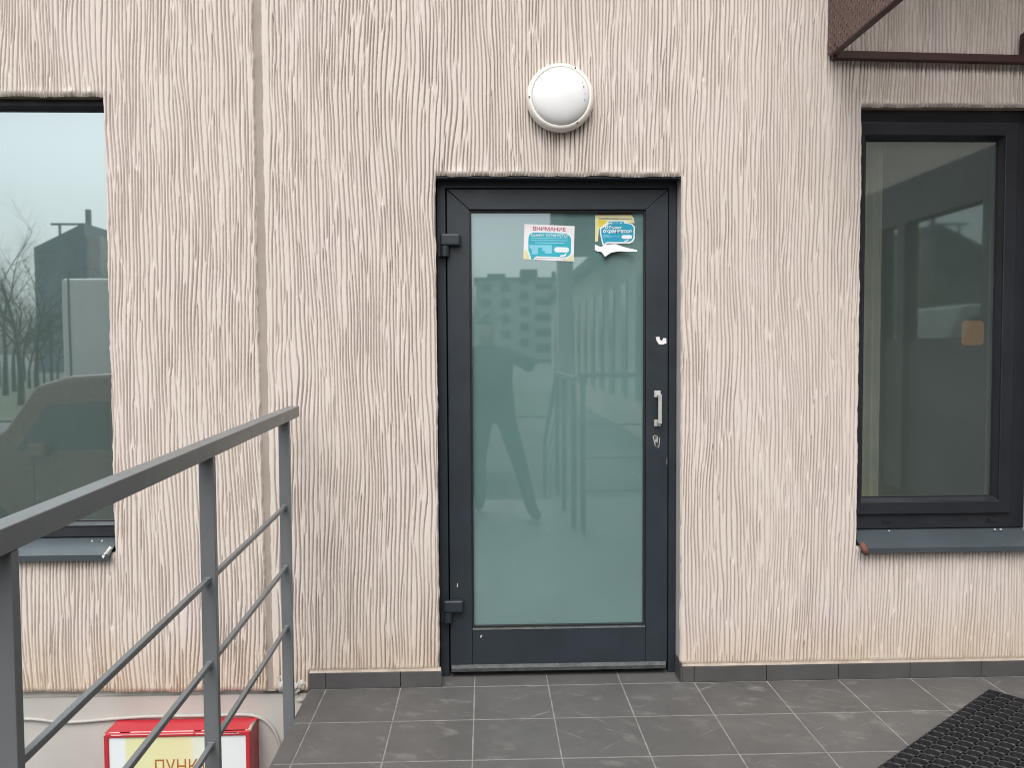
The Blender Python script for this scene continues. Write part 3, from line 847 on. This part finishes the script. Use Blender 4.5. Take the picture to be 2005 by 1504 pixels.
# ------------------------------------------------------------------ left railing
rail = thing('railing', 'grey painted steel railing along the left edge of the porch', 'railing')
RX = -0.752                                        # centre line
def rz(y): return 1.1350 - 0.0238 * (abs(y) - 0.12)
MB().bar((RX, -0.105, rz(0.105)), (RX, -3.05, rz(3.05)), 0.043, 0.041).build('handrail', 'rail', rail, bevel=0.002)
posts = (-0.262, -1.105, -2.035, -2.93)
for y in posts:
    MB().box(RX - 0.0185, RX + 0.0205, y - 0.012, y + 0.009, -0.32, rz(y) - 0.021).build('post', 'rail', rail, bevel=0.0015)
for k, (z0_, s_) in enumerate(((0.793, 0.040), (0.567, 0.040), (0.342, 0.036))):
    for ya, yb in zip(posts[:-1], posts[1:]):
        def zz(y): return z0_ - s_ * (abs(y) - 0.30)
        MB().bar((RX, ya - 0.0125, zz(ya)), (RX, yb + 0.0095, zz(yb)), 0.014, 0.014).bar((RX, ya - 0.0122, zz(ya)), (RX, ya - 0.0165, zz(ya)), 0.019, 0.019).bar((RX, yb + 0.0092, zz(yb)), (RX, yb + 0.0135, zz(yb)), 0.019, 0.019).build('rod', 'rail', rail, bevel=0.001, segs=1)

# ------------------------------------------------------------------ red light box on the plinth
sign = thing('light_box_sign', 'red framed light box sign on the plinth behind the railing', 'sign')
SX0, SX1, SZ1, SZ0, SY0, SY1 = -1.512, -0.945, -0.124, -0.74, -0.100, 0.024
def rect_ring(x0, x1, z0, z1, w, ya, yb, m, name, parent, bevel=0.004):
    r_ = MB()
    o = [(x0, z0), (x1, z0), (x1, z1), (x0, z1)]; i = [(x0 + w, z0 + w), (x1 - w, z0 + w), (x1 - w, z1 - w), (x0 + w, z1 - w)]
    vs = [(x, ya, z) for x, z in o] + [(x, ya, z) for x, z in i] + [(x, yb, z) for x, z in o] + [(x, yb, z) for x, z in i]
    fs = []
    for k in range(4):
        n2 = (k + 1) % 4
        fs += [(k, n2, n2 + 4, k + 4), (k + 4, n2 + 4, n2 + 12, k + 12), (k + 12, n2 + 12, n2 + 8, k + 8), (k + 8, n2 + 8, n2, k)]
    return r_.add(vs, fs).build(name, m, parent, bevel=bevel)
rect_ring(SX0, SX1, SZ0, SZ1, 0.018, SY0, SY1, 'red', 'case', sign)
face = MB().box(-0.266, 0.266, -0.004, 0.0, -0.298, 0.298).build('face_panel', 'sign', sign)
face.location = ((SX0 + SX1) / 2, SY0 + 0.011, (SZ0 + SZ1) / 2)
text_mesh('ПУНКТ', lambda s, t_: (-1.318 + 0.205 * s, -0.292 + 0.058 * t_), SY0 + 0.0062, 'lettering', 'letters', sign)
w2 = MB()
for (x0, x1, dz) in ((SX0 + 0.02, SX0 + 0.10, 0.003), (SX0 + 0.06, SX1 - 0.19, 0.0), (SX1 - 0.22, SX1 - 0.012, 0.004), (SX1 - 0.13, SX1 - 0.02, -0.001)):
    w2.box(x0, x1, SY0 + 0.006, SY0 + 0.012, SZ1 + 0.0002, SZ1 + 0.0010)
    w2.box(x0 + 0.01, x1 - 0.03, SY0 - 0.0008, SY0 + 0.001, SZ1 - 0.007 - dz * 0.4, SZ1 - 0.0045)
w2.build('edge_scuff', 'tape', sign)
MB().tube([(SX1 - 0.004, SY0 + 0.010, SZ1 - 0.012), (SX1 - 0.004, SY0 + 0.012, SZ1 - 0.0025), (SX1 - 0.006, SY0 + 0.045, SZ1 - 0.002), (SX1 - 0.004, SY0 + 0.085, SZ1 - 0.003)], [0.006, 0.008, 0.008, 0.006], 8).build('corner_cap', 'mortar', sign, smooth=True)
MB().tube([(SX0 + 0.003, SY0 + 0.004, SZ1 - 0.010), (SX0 + 0.006, SY0 + 0.004, SZ1 - 0.002)], 0.006, 8).build('corner_cap', 'mortar', sign, smooth=True)

def at_wall(u, v, y):
    d = cam_dir((u - 1002.5) / FPX, (v - 752) / FPX)
    return CAM + d * ((y - CAM.y) / d.y)
pts = [at_wall(u, v, 0.018) for u, v in ((-60, 1416), (20, 1410), (65, 1409), (120, 1415), (170, 1413), (215, 1409), (290, 1404), (400, 1402), (470, 1400), (500, 1403), (522, 1414), (538, 1434), (547, 1458), (551, 1482), (552, 1512), (552, 1560))]
fine_pts = []
for i in range(len(pts) - 1):
    p0, p1, p2, p3 = pts[max(i - 1, 0)], pts[i], pts[i + 1], pts[min(i + 2, len(pts) - 1)]
    for k in range(5):
        q = k / 5
        fine_pts.append(0.5 * ((2 * p1) + (p2 - p0) * q + (2 * p0 - 5 * p1 + 4 * p2 - p3) * q * q + (3 * p1 - p0 - 3 * p2 + p3) * q ** 3))
fine_pts.append(pts[-1])
cb = MB().tube(fine_pts, 0.0068, 10).build('cable', 'cable', smooth=True)
tag(cb, 'grey painted cable running over the plinth and curving down past the red sign', 'cable')

# ------------------------------------------------------------------ stickers on the door glass
def zp(zx, zy):
    u, v = 1000 + zx / 7.16, 400 + zy / 7.16
    p = at_wall(u, v, PY)
    return (p.x, p.z)
def flat(poly, lvl, m, name, parent, curl=None):
    return MB().prism([zp(*q) for q in poly], PY - 0.0007 * lvl - 0.0004, PY - 0.0007 * (lvl - 1) - 0.0004).build(name, m, parent)
def rounded(x0, y0_, x1, y1_, r, n=6, skew=0.0):
    P = []
    for cx_, cy_, a0 in ((x1 - r, y0_ + r, -90), (x1 - r, y1_ - r, 0), (x0 + r, y1_ - r, 90), (x0 + r, y0_ + r, 180)):
        for k in range(n + 1):
            a = R(a0 + 90 * k / n)
            xx = cx_ + r * math.cos(a)
            P.append((xx, cy_ + r * math.sin(a) + skew * (xx - x0)))
    return P
def placer(x0, y0_, x1, y1_, skew=0.04):
    return lambda s, t_: zp(x0 + (x1 - x0) * s, y1_ + (y0_ - y1_) * t_ + skew * (x1 - x0) * s)
s1 = thing('warning_sticker', 'rectangular white and blue warning sticker with red heading on the door glass', 'sticker')
flat([(193, 275), (895, 305), (882, 803), (345, 776), (325, 786), (262, 776), (175, 768)], 1, 'paper', 'paper', s1)
flat([(180, 640), (235, 650), (262, 772), (176, 764)], 2, 'p_yellow', 'corner_print', s1)
flat([(800, 775), (880, 690), (878, 798), (700, 788)], 2, 'p_yellow', 'corner_print', s1)
flat(rounded(228, 372, 862, 745, 105, 7, 0.035)[:], 3, 'p_white', 'bubble_rim', s1)
flat([(240, 640), (420, 700), (345, 765), (325, 783), (268, 772)], 2.6, 'p_white', 'bubble_rim', s1)
flat(rounded(247, 390, 845, 722, 90, 7, 0.035), 4, 'p_teal', 'bubble', s1)
flat([(252, 640), (390, 700), (335, 745), (318, 768), (290, 770)], 4.2, 'p_teal', 'bubble', s1)
text_mesh('ВНИМАНИЕ', placer(312, 310, 770, 366, 0.036), PY - 0.0020, 'lettering', 'p_red', s1, 0.015)
text_mesh('ОБЪЕКТ ОХРАНЯЕТСЯ', placer(285, 408, 805, 452, 0.025), PY - 0.0040, 'lettering', 'p_white', s1, 0.012)
for (x0, y0_, x1, y1_) in ((290, 468, 800, 478), (290, 496, 802, 510), (335, 532, 750, 546)):
    flat([(x0, y0_), (x1, y0_ + 10), (x1, y1_ + 10), (x0, y1_)], 5, 'p_light', 'print_line', s1)
flat([(262, 570), (575, 572), (575, 690), (480, 690), (480, 660), (440, 655), (440, 610), (385, 610), (380, 700), (300, 705), (290, 620), (262, 620)], 5, 'p_light', 'print_block', s1)
flat(rounded(610, 600, 815, 672, 34, 5, 0.02), 5, 'p_white', 'pill', s1)
flat([(695, 715), (750, 708), (765, 690), (785, 690), (765, 725), (740, 735), (695, 735)], 5, 'p_white', 'swoosh', s1)

s2 = thing('torn_sticker', 'smaller torn yellow and blue sticker with a peeling white strip, upper right on glass', 'sticker')
flat([(1185, 152), (1690, 150), (1722, 190), (1738, 262), (1650, 262), (1590, 240), (1300, 330), (1235, 350), (1222, 515), (1183, 530)], 1, 'p_yellow', 'paper', s2)
flat([(1205, 130), (1240, 122), (1700, 118), (1705, 142), (1200, 145)], 1, 'rust', 'paper', s2)
flat([(1225, 215), (1335, 228), (1350, 270), (1330, 330), (1240, 350)], 2, 'p_strong', 'corner_print', s2)
flat([(1232, 190), (1700, 196), (1706, 214), (1232, 206)], 2, 'p_grey', 'print_line', s2)
flat([(1248, 330), (1352, 250), (1358, 228), (1585, 228), (1640, 262), (1700, 270), (1742, 320), (1736, 480), (1712, 528), (1660, 553), (1380, 548), (1340, 556), (1305, 592), (1282, 560), (1248, 400)], 3, 'p_white', 'bubble_rim', s2)
flat([(1268, 345), (1362, 290), (1366, 238), (1574, 238), (1590, 266), (1690, 284), (1722, 325), (1718, 470), (1690, 512), (1640, 528), (1380, 526), (1335, 530), (1306, 560), (1290, 520), (1268, 400)], 4, 'p_blue', 'bubble', s2)
text_mesh('Н', placer(1368, 244, 1412, 286, 0.0), PY - 0.0040, 'lettering', 'p_white', s2, 0.03)
text_mesh('ЕВ', placer(1424, 248, 1508, 276, 0.0), PY - 0.0040, 'lettering', 'p_light', s2, 0.02)
text_mesh('А', placer(1530, 244, 1562, 274, 0.0), PY - 0.0040, 'lettering', 'p_white', s2, 0.02)
text_mesh('Объект', placer(1318, 300, 1560, 345, 0.02), PY - 0.0040, 'lettering', 'p_white', s2, 0.03, 0.1)
text_mesh('охраняется', placer(1292, 358, 1692, 414, 0.01), PY - 0.0040, 'lettering', 'p_white', s2, 0.03)
for (x0, y0_, x1, y1_) in ((1295, 432, 1380, 442), (1295, 448, 1530, 456), (1295, 462, 1400, 470)):
    flat([(x0, y0_), (x1, y0_), (x1, y1_), (x0, y1_)], 5, 'p_light', 'print_line', s2)
flat(rounded(1552, 432, 1700, 486, 26, 5), 5, 'p_white', 'pill', s2)
flat([(1590, 508), (1625, 505), (1650, 488), (1655, 500), (1630, 520), (1592, 522)], 5, 'p_white', 'swoosh', s2)
# peeling strip curling off the glass
pl = [(1180, 560, 0.002), (1215, 580, 0.002), (1262, 596, 0.003), (1340, 566, 0.005), (1470, 562, 0.012), (1560, 600, 0.016), (1640, 622, 0.020), (1755, 652, 0.028)]
pb = [(1176, 640, 0.003), (1210, 660, 0.004), (1268, 672, 0.010), (1310, 742, 0.024), (1400, 682, 0.020), (1520, 664, 0.022), (1640, 672, 0.026), (1752, 672, 0.032)]
vs = [(*zp(a, b_), d) for a, b_, d in pl] + [(*zp(a, b_), d) for a, b_, d in pb]
for nm, sub in (('peeling_strip', range(0, 7)),):
    MB().add([(x, PY - d, z) for x, z, d in vs], [(k, k + 1, k + 9, k + 8) for k in sub]).build(nm, 'paper', s2)

scrap = MB().prism([(0.690, 1.418), (0.706, 1.419), (0.708, 1.407), (0.716, 1.402), (0.722, 1.414), (0.734, 1.413), (0.735, 1.392), (0.716, 1.386), (0.703, 1.389), (0.694, 1.403)], LY - 0.0012, LY - 0.0002).build('paper_scrap', 'paper')
scrap.location.x = 0.006
tag(scrap, 'small torn scrap of white paper stuck to the door stile above the handle', 'paper scrap')

# ------------------------------------------------------------------ rubber mat with a grid of openings
def mat_mesh():
    m = MB()
    P, N1, N2 = 0.048, 22, 18
    hh, n = 0.018, 16
    def sq(r, e, k):
        a = 2 * math.pi * (k + 0.5) / n
        c, s = math.cos(a), math.sin(a)
        return (r * math.copysign(abs(c) ** (2 / e), c), r * math.copysign(abs(s) ** (2 / e), s))
    # one cell template: square border, round-cornered opening, walls
    def border(k):
        a = 2 * math.pi * (k + 0.5) / n
        c, s = math.cos(a), math.sin(a)
        q = (P / 2) / max(abs(c), abs(s))
        return (q * c, q * s)
    out = [border(k) for k in range(n)]
    in1 = [sq(0.0221, 3.2, k) for k in range(n)]
    in0 = [sq(0.0212, 3.0, k) for k in range(n)]
    for i in range(N1):
        for j in range(N2):
            cx_, cy_ = (i + 0.5) * P, (j + 0.5) * P
            jit = random.uniform(-0.0006, 0.0006)
            o = len(m.v)
            for k in range(n): m.v.append((cx_ + out[k][0], cy_ + out[k][1], hh))
            for k in range(n): m.v.append((cx_ + in1[k][0], cy_ + in1[k][1], hh - 0.0016 + jit))
            for k in range(n): m.v.append((cx_ + in0[k][0], cy_ + in0[k][1], 0.0015))
            for k in range(n):
                k2 = (k + 1) % n
                m.f.append((o + k, o + k2, o + n + k2, o + n + k))
                m.f.append((o + n + k, o + n + k2, o + 2 * n + k2, o + 2 * n + k))
    W_, L_ = N1 * P, N2 * P
    for (a, b_) in (((0, 0), (W_, 0)), ((W_, 0), (W_, L_)), ((W_, L_), (0, L_)), ((0, L_), (0, 0))):
        m.add([(a[0], a[1], 0.001), (b_[0], b_[1], 0.001), (b_[0], b_[1], hh), (a[0], a[1], hh)], [(0, 1, 2, 3)])
    return m
mt = mat_mesh().build('rubber_mat', 'rubber')
ang = math.atan2(-0.551, -0.691)
mt.matrix_world = Matrix.Translation((1.970, -0.172, 0.0008)) @ Matrix.Rotation(ang, 4, 'Z')
tag(mt, 'black rubber door mat with a grid of openings lying askew on the tiles', 'door mat')

# ------------------------------------------------------------------ the place behind the camera (seen in the glass)
# front railing of the porch and the stair railing
fr_ = thing('railing', 'grey steel railing along the front of the porch behind the viewer', 'railing')
MB().bar((0.70, -2.60, 1.17), (2.40, -2.60, 1.17), 0.042, 0.038).build('handrail', 'rail', fr_)
for x in (0.72, 1.55, 2.38): MB().box(x - 0.02, x + 0.02, -2.61, -2.59, 0.0, 1.15).build('post', 'rail', fr_)
for z in (0.80, 0.55, 0.30): MB().bar((0.70, -2.60, z), (2.40, -2.60, z), 0.014, 0.014).build('rod', 'rail', fr_)
st_ = thing('railing', 'grey steel stair railing descending from the porch behind the viewer', 'railing')
MB().bar((0.66, -2.66, 1.14), (0.66, -4.15, 1.14), 0.042, 0.038).bar((0.66, -4.15, 1.14), (0.66, -5.80, 0.30), 0.042, 0.038).build('handrail', 'rail', st_)
for y, z in ((-2.68, 0), (-3.45, 0), (-4.12, 0), (-5.75, -0.80)): MB().box(0.64, 0.68, y - 0.01, y + 0.01, z, z + 1.11).build('post', 'rail', st_)
for z in (0.80, 0.55, 0.30): MB().bar((0.66, -2.66, z), (0.66, -4.15, z), 0.014, 0.014).bar((0.66, -4.15, z), (0.66, -5.80, z - 0.84), 0.014, 0.014).build('rod', 'rail', st_)

# single-storey wing on the right with a glazed porch
wing = thing('wing_building', 'low pale wing with tall narrow windows, mirrored in the door glass', 'building')
WX = 4.0
MB().box(WX, 12, -46, -5.2, -1.0, 4.3).box(WX, 12, -2.4, -0.005, -1.0, 4.3).box(WX, 12, -5.2, -2.4, 2.95, 4.3).build('wall', 'plaster_far', wing)
MB().box(WX - 0.35, 12, -46.3, -0.02, 4.305, 4.6).build('roof', 'block_dark', wing)
for k in range(16):
    y = -8.0 - 2.3 * k
    w_ = MB().box(WX - 0.03, WX - 0.002, y - 0.95, y, 0.0, 3.3).build('window', 'frame_window', wing)
    MB().box(WX - 0.036, WX - 0.031, y - 0.88, y - 0.07, 0.07, 3.23).build('pane', 'pane_far', w_)
MB().box(WX - 0.02, WX + 0.2, -5.2, -4.75, 0, 2.95).box(WX - 0.02, WX + 0.2, -4.42, -4.28, 0, 2.7).box(WX - 0.02, WX + 0.2, -3.05, -2.9, 0, 2.7).box(WX - 0.021, WX + 0.2, -4.75, -2.4, 2.55, 2.949).build('entrance_frame', 'block_dark', wing)
MB().box(WX + 0.03, WX + 0.06, -4.75, -4.42, 0.0, 1.449).box(WX + 0.03, WX + 0.06, -4.28, -3.05, 0.0, 1.449).box(WX + 0.03, WX + 0.06, -2.9, -2.4, 0.0, 1.449).build('dark_reflection_panel', 'block_dark', wing)  # dark panels put in for the dark lower reflection of these panes
MB().box(WX + 0.05, WX + 0.06, -4.75, -4.42, 1.45, 2.55).build('pane', 'window_glass', wing)
MB().box(WX + 0.05, WX + 0.06, -4.28, -3.05, 1.45, 2.55).build('pane', 'window_glass', wing)
MB().box(WX + 0.05, WX + 0.06, -2.9, -2.4, 1.45, 2.55).build('pane', 'window_glass', wing)
tw = thing('tall_block', 'dark upper storeys jutting out over the wing, mirrored at the top of the door glass', 'building')
MB().box(2.35, 12, -26, -20.5, 4.65, 14).build('wall', 'block_dark', tw)
for k in range(3):
    for j in range(3):
        MB().box(3.0 + 2.2 * k, 4.3 + 2.2 * k, -20.49, -20.46, 5.4 + 2.9 * j, 7.0 + 2.9 * j).build('window', 'pane_far', tw)
MB().box(2.4, 2.9, -24.0, -23.5, -1, 4.649).build('pillar', 'block', tw)

# five-storey block across the road
ap = thing('apartment_block', 'far five storey pale apartment block mirrored in the door glass', 'building')
AX0, AX1, AY, AZ0, AH = -1.5, 46.0, -140.0, -0.95, 14.2
MB().box(AX0, AX1, AY - 14, AY, AZ0, AZ0 + AH).build('wall', 'block', ap)
rf = MB().box(AX0 - 0.3, AX1 + 0.3, AY - 14.3, AY + 0.3, AZ0 + AH, AZ0 + AH + 0.5).build('roof', 'block_dark', ap)
MB().box(6.5, 9.5, AY - 8, AY - 4, AZ0 + AH + 0.5, AZ0 + AH + 2.3).box(12.2, 12.9, AY - 6, AY - 5, AZ0 + AH + 0.5, AZ0 + AH + 2.0).box(0.5, 3.8, AY - 8, AY - 4, AZ0 + AH + 0.5, AZ0 + AH + 1.5).build('chimney', 'block_dark', rf)
wm = None; bmh = None
for f in range(5):
    for k in range(14):
        x, z = AX0 + 1.3 + 3.3 * k, AZ0 + 1.4 + 2.7 * f
        if k % 5 == 3:
            if bmh is None:
                o = MB().box(-1.5, 1.5, 0, 1.1, -0.9, 0.3).build('balcony', 'block', ap); bmh = o.data
            else: o = link('balcony', bmh, ap)
            o.location = (x + 0.6, AY + 0.01, z)
        if wm is None:
            o = MB().box(-0.75, 0.75, 0, 0.05, 0, 1.45).build('window', 'pane_far', ap); wm = o.data
        else: o = link('window', wm, ap)
        o.location = (x + 0.6, AY + 0.005, z + (1.3 if k % 7 == 2 else 0))
        if k % 5 == 3: o.scale = (1.9, 1, 1)

sb = thing('slanted_block', 'dark building with a sloping roof mirrored in the left window', 'building')
def refl_point(u, v, depth_y, yp=0.08):
    """where a thing seen in the glass at this pixel stands, at y = -depth_y"""
    d = cam_dir((u - 1002.5) / FPX, (v - 752) / FPX)
    t_ = (depth_y + 2 * yp - CAM.y) / d.y
    q = CAM + d * t_
    return Vector((q.x, 2 * yp - q.y, q.z))
YB = 95.0
a_, b_, c_ = refl_point(66, 484, YB), refl_point(163, 436, YB), refl_point(168, 470, YB)
MB().prism([(a_.x, -1), (a_.x, a_.z), (b_.x, b_.z), (b_.x, -1)], -YB, -YB - 18).build('wall', 'block_hazed', sb)
MB().box(b_.x, b_.x + 1.6, -YB - 10, -YB - 0.5, -1, b_.z - 1.5).build('side_bay', 'block', sb)
q_ = refl_point(158, 405, YB)
an = MB().box(q_.x - 0.25, q_.x + 0.25, -YB - 2, -YB - 1.5, b_.z - 1, q_.z)
an.build('mast', 'block_hazed', sb)
q_ = refl_point(100, 436, YB); q2 = refl_point(97, 472, YB)
MB().box(q_.x - 0.12, q_.x + 0.12, -YB - 2, -YB - 1.8, q2.z - 1, q_.z).box(q_.x - 1.0, q_.x + 3.0, -YB - 2, -YB - 1.8, q_.z, q_.z + 0.25).build('aerial', 'block_hazed', sb)

# bare trees
def tree_mesh(seed, height):
    rng = random.Random(seed)
    m = MB()
    tips = []
    def grow(p, d, ln, r, lev):
        n = 4 if lev < 2 else 3
        pts_, rs = [p], [r]
        q = p.copy(); dd = d.copy()
        for k in range(n):
            dd = (dd + Vector((rng.uniform(-.16, .16), rng.uniform(-.16, .16), rng.uniform(-.02, .12)))).normalized()
            q = q + dd * (ln / n)
            pts_.append(q.copy()); rs.append(r * (1 - 0.62 * (k + 1) / n))
            if lev < 5 and (k > 0 or lev > 0):
                for _ in range(2 if lev < 4 else 1):
                    a = rng.uniform(0, 6.283); tl = rng.uniform(0.45, 0.95)
                    side = dd.orthogonal().normalized()
                    side.rotate(Matrix.Rotation(a, 3, dd))
                    nd = (dd * math.cos(tl) + side * math.sin(tl)).normalized()
                    grow(q.copy(), nd, ln * rng.uniform(0.45, 0.68), rs[-1] * 0.62, lev + 1)
        m.tube(pts_, rs, 7 if lev == 0 else (5 if lev == 1 else 3), False)
    def trunk():
        m.tube([(0, 0, 0), (0.03, 0, height * 0.22)], [height * 0.022, height * 0.018], 8, False)
        grow(Vector((0.03, 0, height * 0.22)), Vector((0, 0, 1)), height * 0.55, height * 0.017, 1)
    trunk()
    return m
tms = []
for sd, h in ((3, 11.0), (8, 9.0)):
    o = tree_mesh(sd, h).build('bare_tree', 'bark'); tms.append(o.data); bpy.data.objects.remove(o)
spots = [(38, 32, 0.62), (-20, 30, 0.60), (70, 36, 0.55), (8, 40, 0.75), (-70, 36, 0.7), (100, 52, 0.6), (190, 70, 0.7), (260, 60, 0.9), (215, 95, 1.0), (330, 60, 0.8), (420, 70, 0.9), (880, 75, 0.7), (930, 85, 0.8), (945, 110, 1.0), (560, 60, 0.9), (690, 70, 1.0), (25, 44, 0.55), (55, 48, 0.5), (-5, 50, 0.6), (85, 56, 0.5), (45, 60, 0.6), (112, 64, 0.5)]
where = ['beyond the parked truck', 'beside the slanted building']
for k, (u, dist, s_) in enumerate(spots):
    p_ = refl_point(u, 683, dist)
    o = link('bare_tree', tms[k % 2]); o.location = (p_.x, -dist, -0.92); o.scale = (s_, s_, s_); o.rotation_euler.z = k * 1.7
    tag(o, 'leafless tree across the road, seen only as a reflection', 'tree', 'bare trees across the road')

# truck
tk = thing('box_truck', 'white box truck parked across the lane, mirrored in the left window', 'truck')
YT = 10.6
pa, pb_ = refl_point(118, 545, YT), refl_point(118, 777, YT)
tx0, tz1, tz0 = pa.x, pa.z, pb_.z
MB().box(tx0, tx0 + 5.2, -YT - 2.3, -YT, tz0, tz1).build('cargo_box', 'truck', tk, bevel=0.05)
MB().box(tx0 + 0.12, tx0 + 0.15, -YT + 0.001, -YT + 0.012, tz0, tz1).box(tx0 + 2.6, tx0 + 2.62, -YT + 0.001, -YT + 0.01, tz0, tz1).build('corner_trim', 'block_dark', tk)
MB().box(tx0 + 0.2, tx0 + 5.6, -YT - 2.1, -YT - 0.2, tz0 - 0.35, tz0 - 0.002).build('chassis', 'black', tk)
cabp = [(tx0 + 5.25, tz0 - 0.3), (tx0 + 7.2, tz0 - 0.3), (tx0 + 7.25, tz0 + 0.6), (tx0 + 6.8, tz0 + 1.5), (tx0 + 5.25, tz0 + 1.55)]
MB().prism(cabp, -YT - 0.1, -YT - 2.2).build('cab', 'truck', tk, bevel=0.06)
MB().prism([(tx0 + 5.6, tz0 + 0.55), (tx0 + 6.9, tz0 + 0.55), (tx0 + 6.7, tz0 + 1.3), (tx0 + 5.6, tz0 + 1.3)], -YT - 0.085, -YT - 0.12).build('side_window', 'pane_far', tk)
for x in (tx0 + 1.2, tx0 + 6.4):
    for y in (-YT - 0.3, -YT - 2.05):
        MB().lathe([(0.2, y - 0.12), (0.44, y - 0.12), (0.46, y - 0.08), (0.46, y + 0.08), (0.44, y + 0.12), (0.2, y + 0.12)], x, -0.95 + 0.46, 24).build('wheel', 'tyre', tk)

# dark van in front of it
vn = thing('parked_van', 'dark maroon van parked beside the porch, mirrored in the left window', 'van')
YV = 5.9
pv = refl_point(26, 790, YV); pr = refl_point(150, 730, YV)
vx, vz = pv.x, pr.z
body = [(vx - 1.1, -0.62), (vx - 1.15, -0.2), (vx - 1.0, 0.02), (vx - 0.12, pv.z - 0.30), (vx + 0.22, vz - 0.15), (vx + 0.60, vz - 0.04), (vx + 1.3, vz), (vx + 3.3, vz - 0.02), (vx + 3.65, vz - 0.15), (vx + 3.75, 0.1), (vx + 3.75, -0.62)]
MB().prism(body, -YV, -YV - 1.85).build('body', 'van', vn, bevel=0.07, segs=3)
MB().prism([(vx + 0.02, 0.26), (vx + 0.36, vz - 0.36), (vx + 1.05, vz - 0.32), (vx + 1.05, 0.26)], -YV + 0.006, -YV - 0.02).build('side_window', 'pane_far', vn)
MB().prism([(vx + 1.2, 0.26), (vx + 1.2, vz - 0.32), (vx + 3.45, vz - 0.34), (vx + 3.55, 0.26)], -YV + 0.006, -YV - 0.02).build('side_window', 'pane_far', vn)
MB().box(vx + 1.12, vx + 1.132, -YV - 0.02, -YV + 0.004, -0.5, vz - 0.2).box(vx + 0.2, vx + 0.212, -YV - 0.02, -YV + 0.004, -0.5, 0.2).build('door_seam', 'black', vn)
MB().box(vx + 1.15, vx + 1.33, -YV - 0.02, -YV + 0.03, 0.06, 0.09).build('door_handle', 'steel', vn, bevel=0.005)
MB().box(vx + 0.22, vx + 0.40, -YV - 0.02, -YV + 0.16, 0.20, 0.36).build('mirror', 'van', vn, bevel=0.03)
MB().prism([(vx - 1.08, -0.12), (vx - 0.72, -0.05), (vx - 0.75, 0.06), (vx - 0.98, 0.0)], -YV + 0.01, -YV - 0.05).build('headlight', 'steel', vn)
for x in (vx - 0.35, vx + 2.95):
    for y in (-YV - 0.12, -YV - 1.7):
        MB().lathe([(0.1, y - 0.1), (0.30, y - 0.11), (0.325, y - 0.06), (0.325, y + 0.1), (0.30, y + 0.135), (0.1, y + 0.125)], x, -0.95 + 0.325, 24).build('wheel', 'tyre', vn)

# the photographer, mirrored in the door glass
def skin_body(name, verts, edges, m, parent):
    me = bpy.data.meshes.new(name)
    me.from_pydata([v[:3] for v in verts], edges, [])
    o = link(name, me, parent)
    o.modifiers.new('skin', 'SKIN').use_smooth_shade = True
    for k, v in enumerate(verts):
        me.skin_vertices[0].data[k].radius = v[3]
    me.skin_vertices[0].data[0].use_root = True
    o.modifiers.new('sub', 'SUBSURF').levels = 2
    o.modifiers['sub'].render_levels = 2
    me.materials.append(M[m])
    return o
per = thing('person', 'person in dark jacket and trousers holding up a phone, mirrored in the door glass', 'person')
CY = -3.36
V = [(0.06, -3.62, 0.86, (0.16, 0.12)), (0.05, -3.66, 1.02, (0.195, 0.135)), (0.03, -3.66, 1.20, (0.225, 0.150)), (0.02, -3.63, 1.32, (0.20, 0.12)), (0.01, -3.60, 1.40, (0.06, 0.06)),
     (-0.19, -3.62, 1.31, (0.065, 0.065)), (-0.34, -3.55, 1.17, (0.068, 0.068)), (-0.16, -3.46, 1.30, (0.040, 0.040)), (-0.075, -3.415, 1.36, (0.030, 0.022)),
     (0.23, -3.62, 1.31, (0.065, 0.065)), (0.40, -3.53, 1.22, (0.072, 0.072)), (0.17, -3.45, 1.32, (0.040, 0.040)), (0.055, -3.415, 1.365, (0.030, 0.022)),
     (-0.03, -3.60, 0.78, (0.095, 0.10)), (-0.07, -3.46, 0.44, (0.068, 0.068)), (-0.06, -3.44, 0.08, (0.045, 0.050)), (-0.075, -3.30, 0.04, (0.040, 0.035)),
     (0.16, -3.58, 0.78, (0.095, 0.10)), (0.26, -3.28, 0.46, (0.068, 0.068)), (0.36, -3.02, 0.08, (0.045, 0.050)), (0.40, -2.88, 0.04, (0.040, 0.035))]
E = [(0, 1), (1, 2), (2, 3), (3, 4), (3, 5), (5, 6), (6, 7), (7, 8), (3, 9), (9, 10), (10, 11), (11, 12), (0, 13), (13, 14), (14, 15), (15, 16), (0, 17), (17, 18), (18, 19), (19, 20)]
skin_body('body', V, E, 'cloth', per)
skin_body('head', [(0.01, -3.60, 1.40, (0.055, 0.055)), (0.005, -3.575, 1.46, (0.075, 0.085)), (0.0, -3.575, 1.54, (0.080, 0.095)), (0.0, -3.585, 1.60, (0.060, 0.075))], [(0, 1), (1, 2), (2, 3)], 'skin', per)
skin_body('cap', [(0.0, -3.585, 1.57, (0.086, 0.102)), (0.0, -3.59, 1.63, (0.070, 0.085))], [(0, 1)], 'cloth', per)
ph_ = MB().box(-0.085, 0.065, -3.372, -3.363, 1.335, 1.408).build('phone', 'black', bevel=0.003)
tag(ph_, 'black phone held in both hands by the person', 'phone')
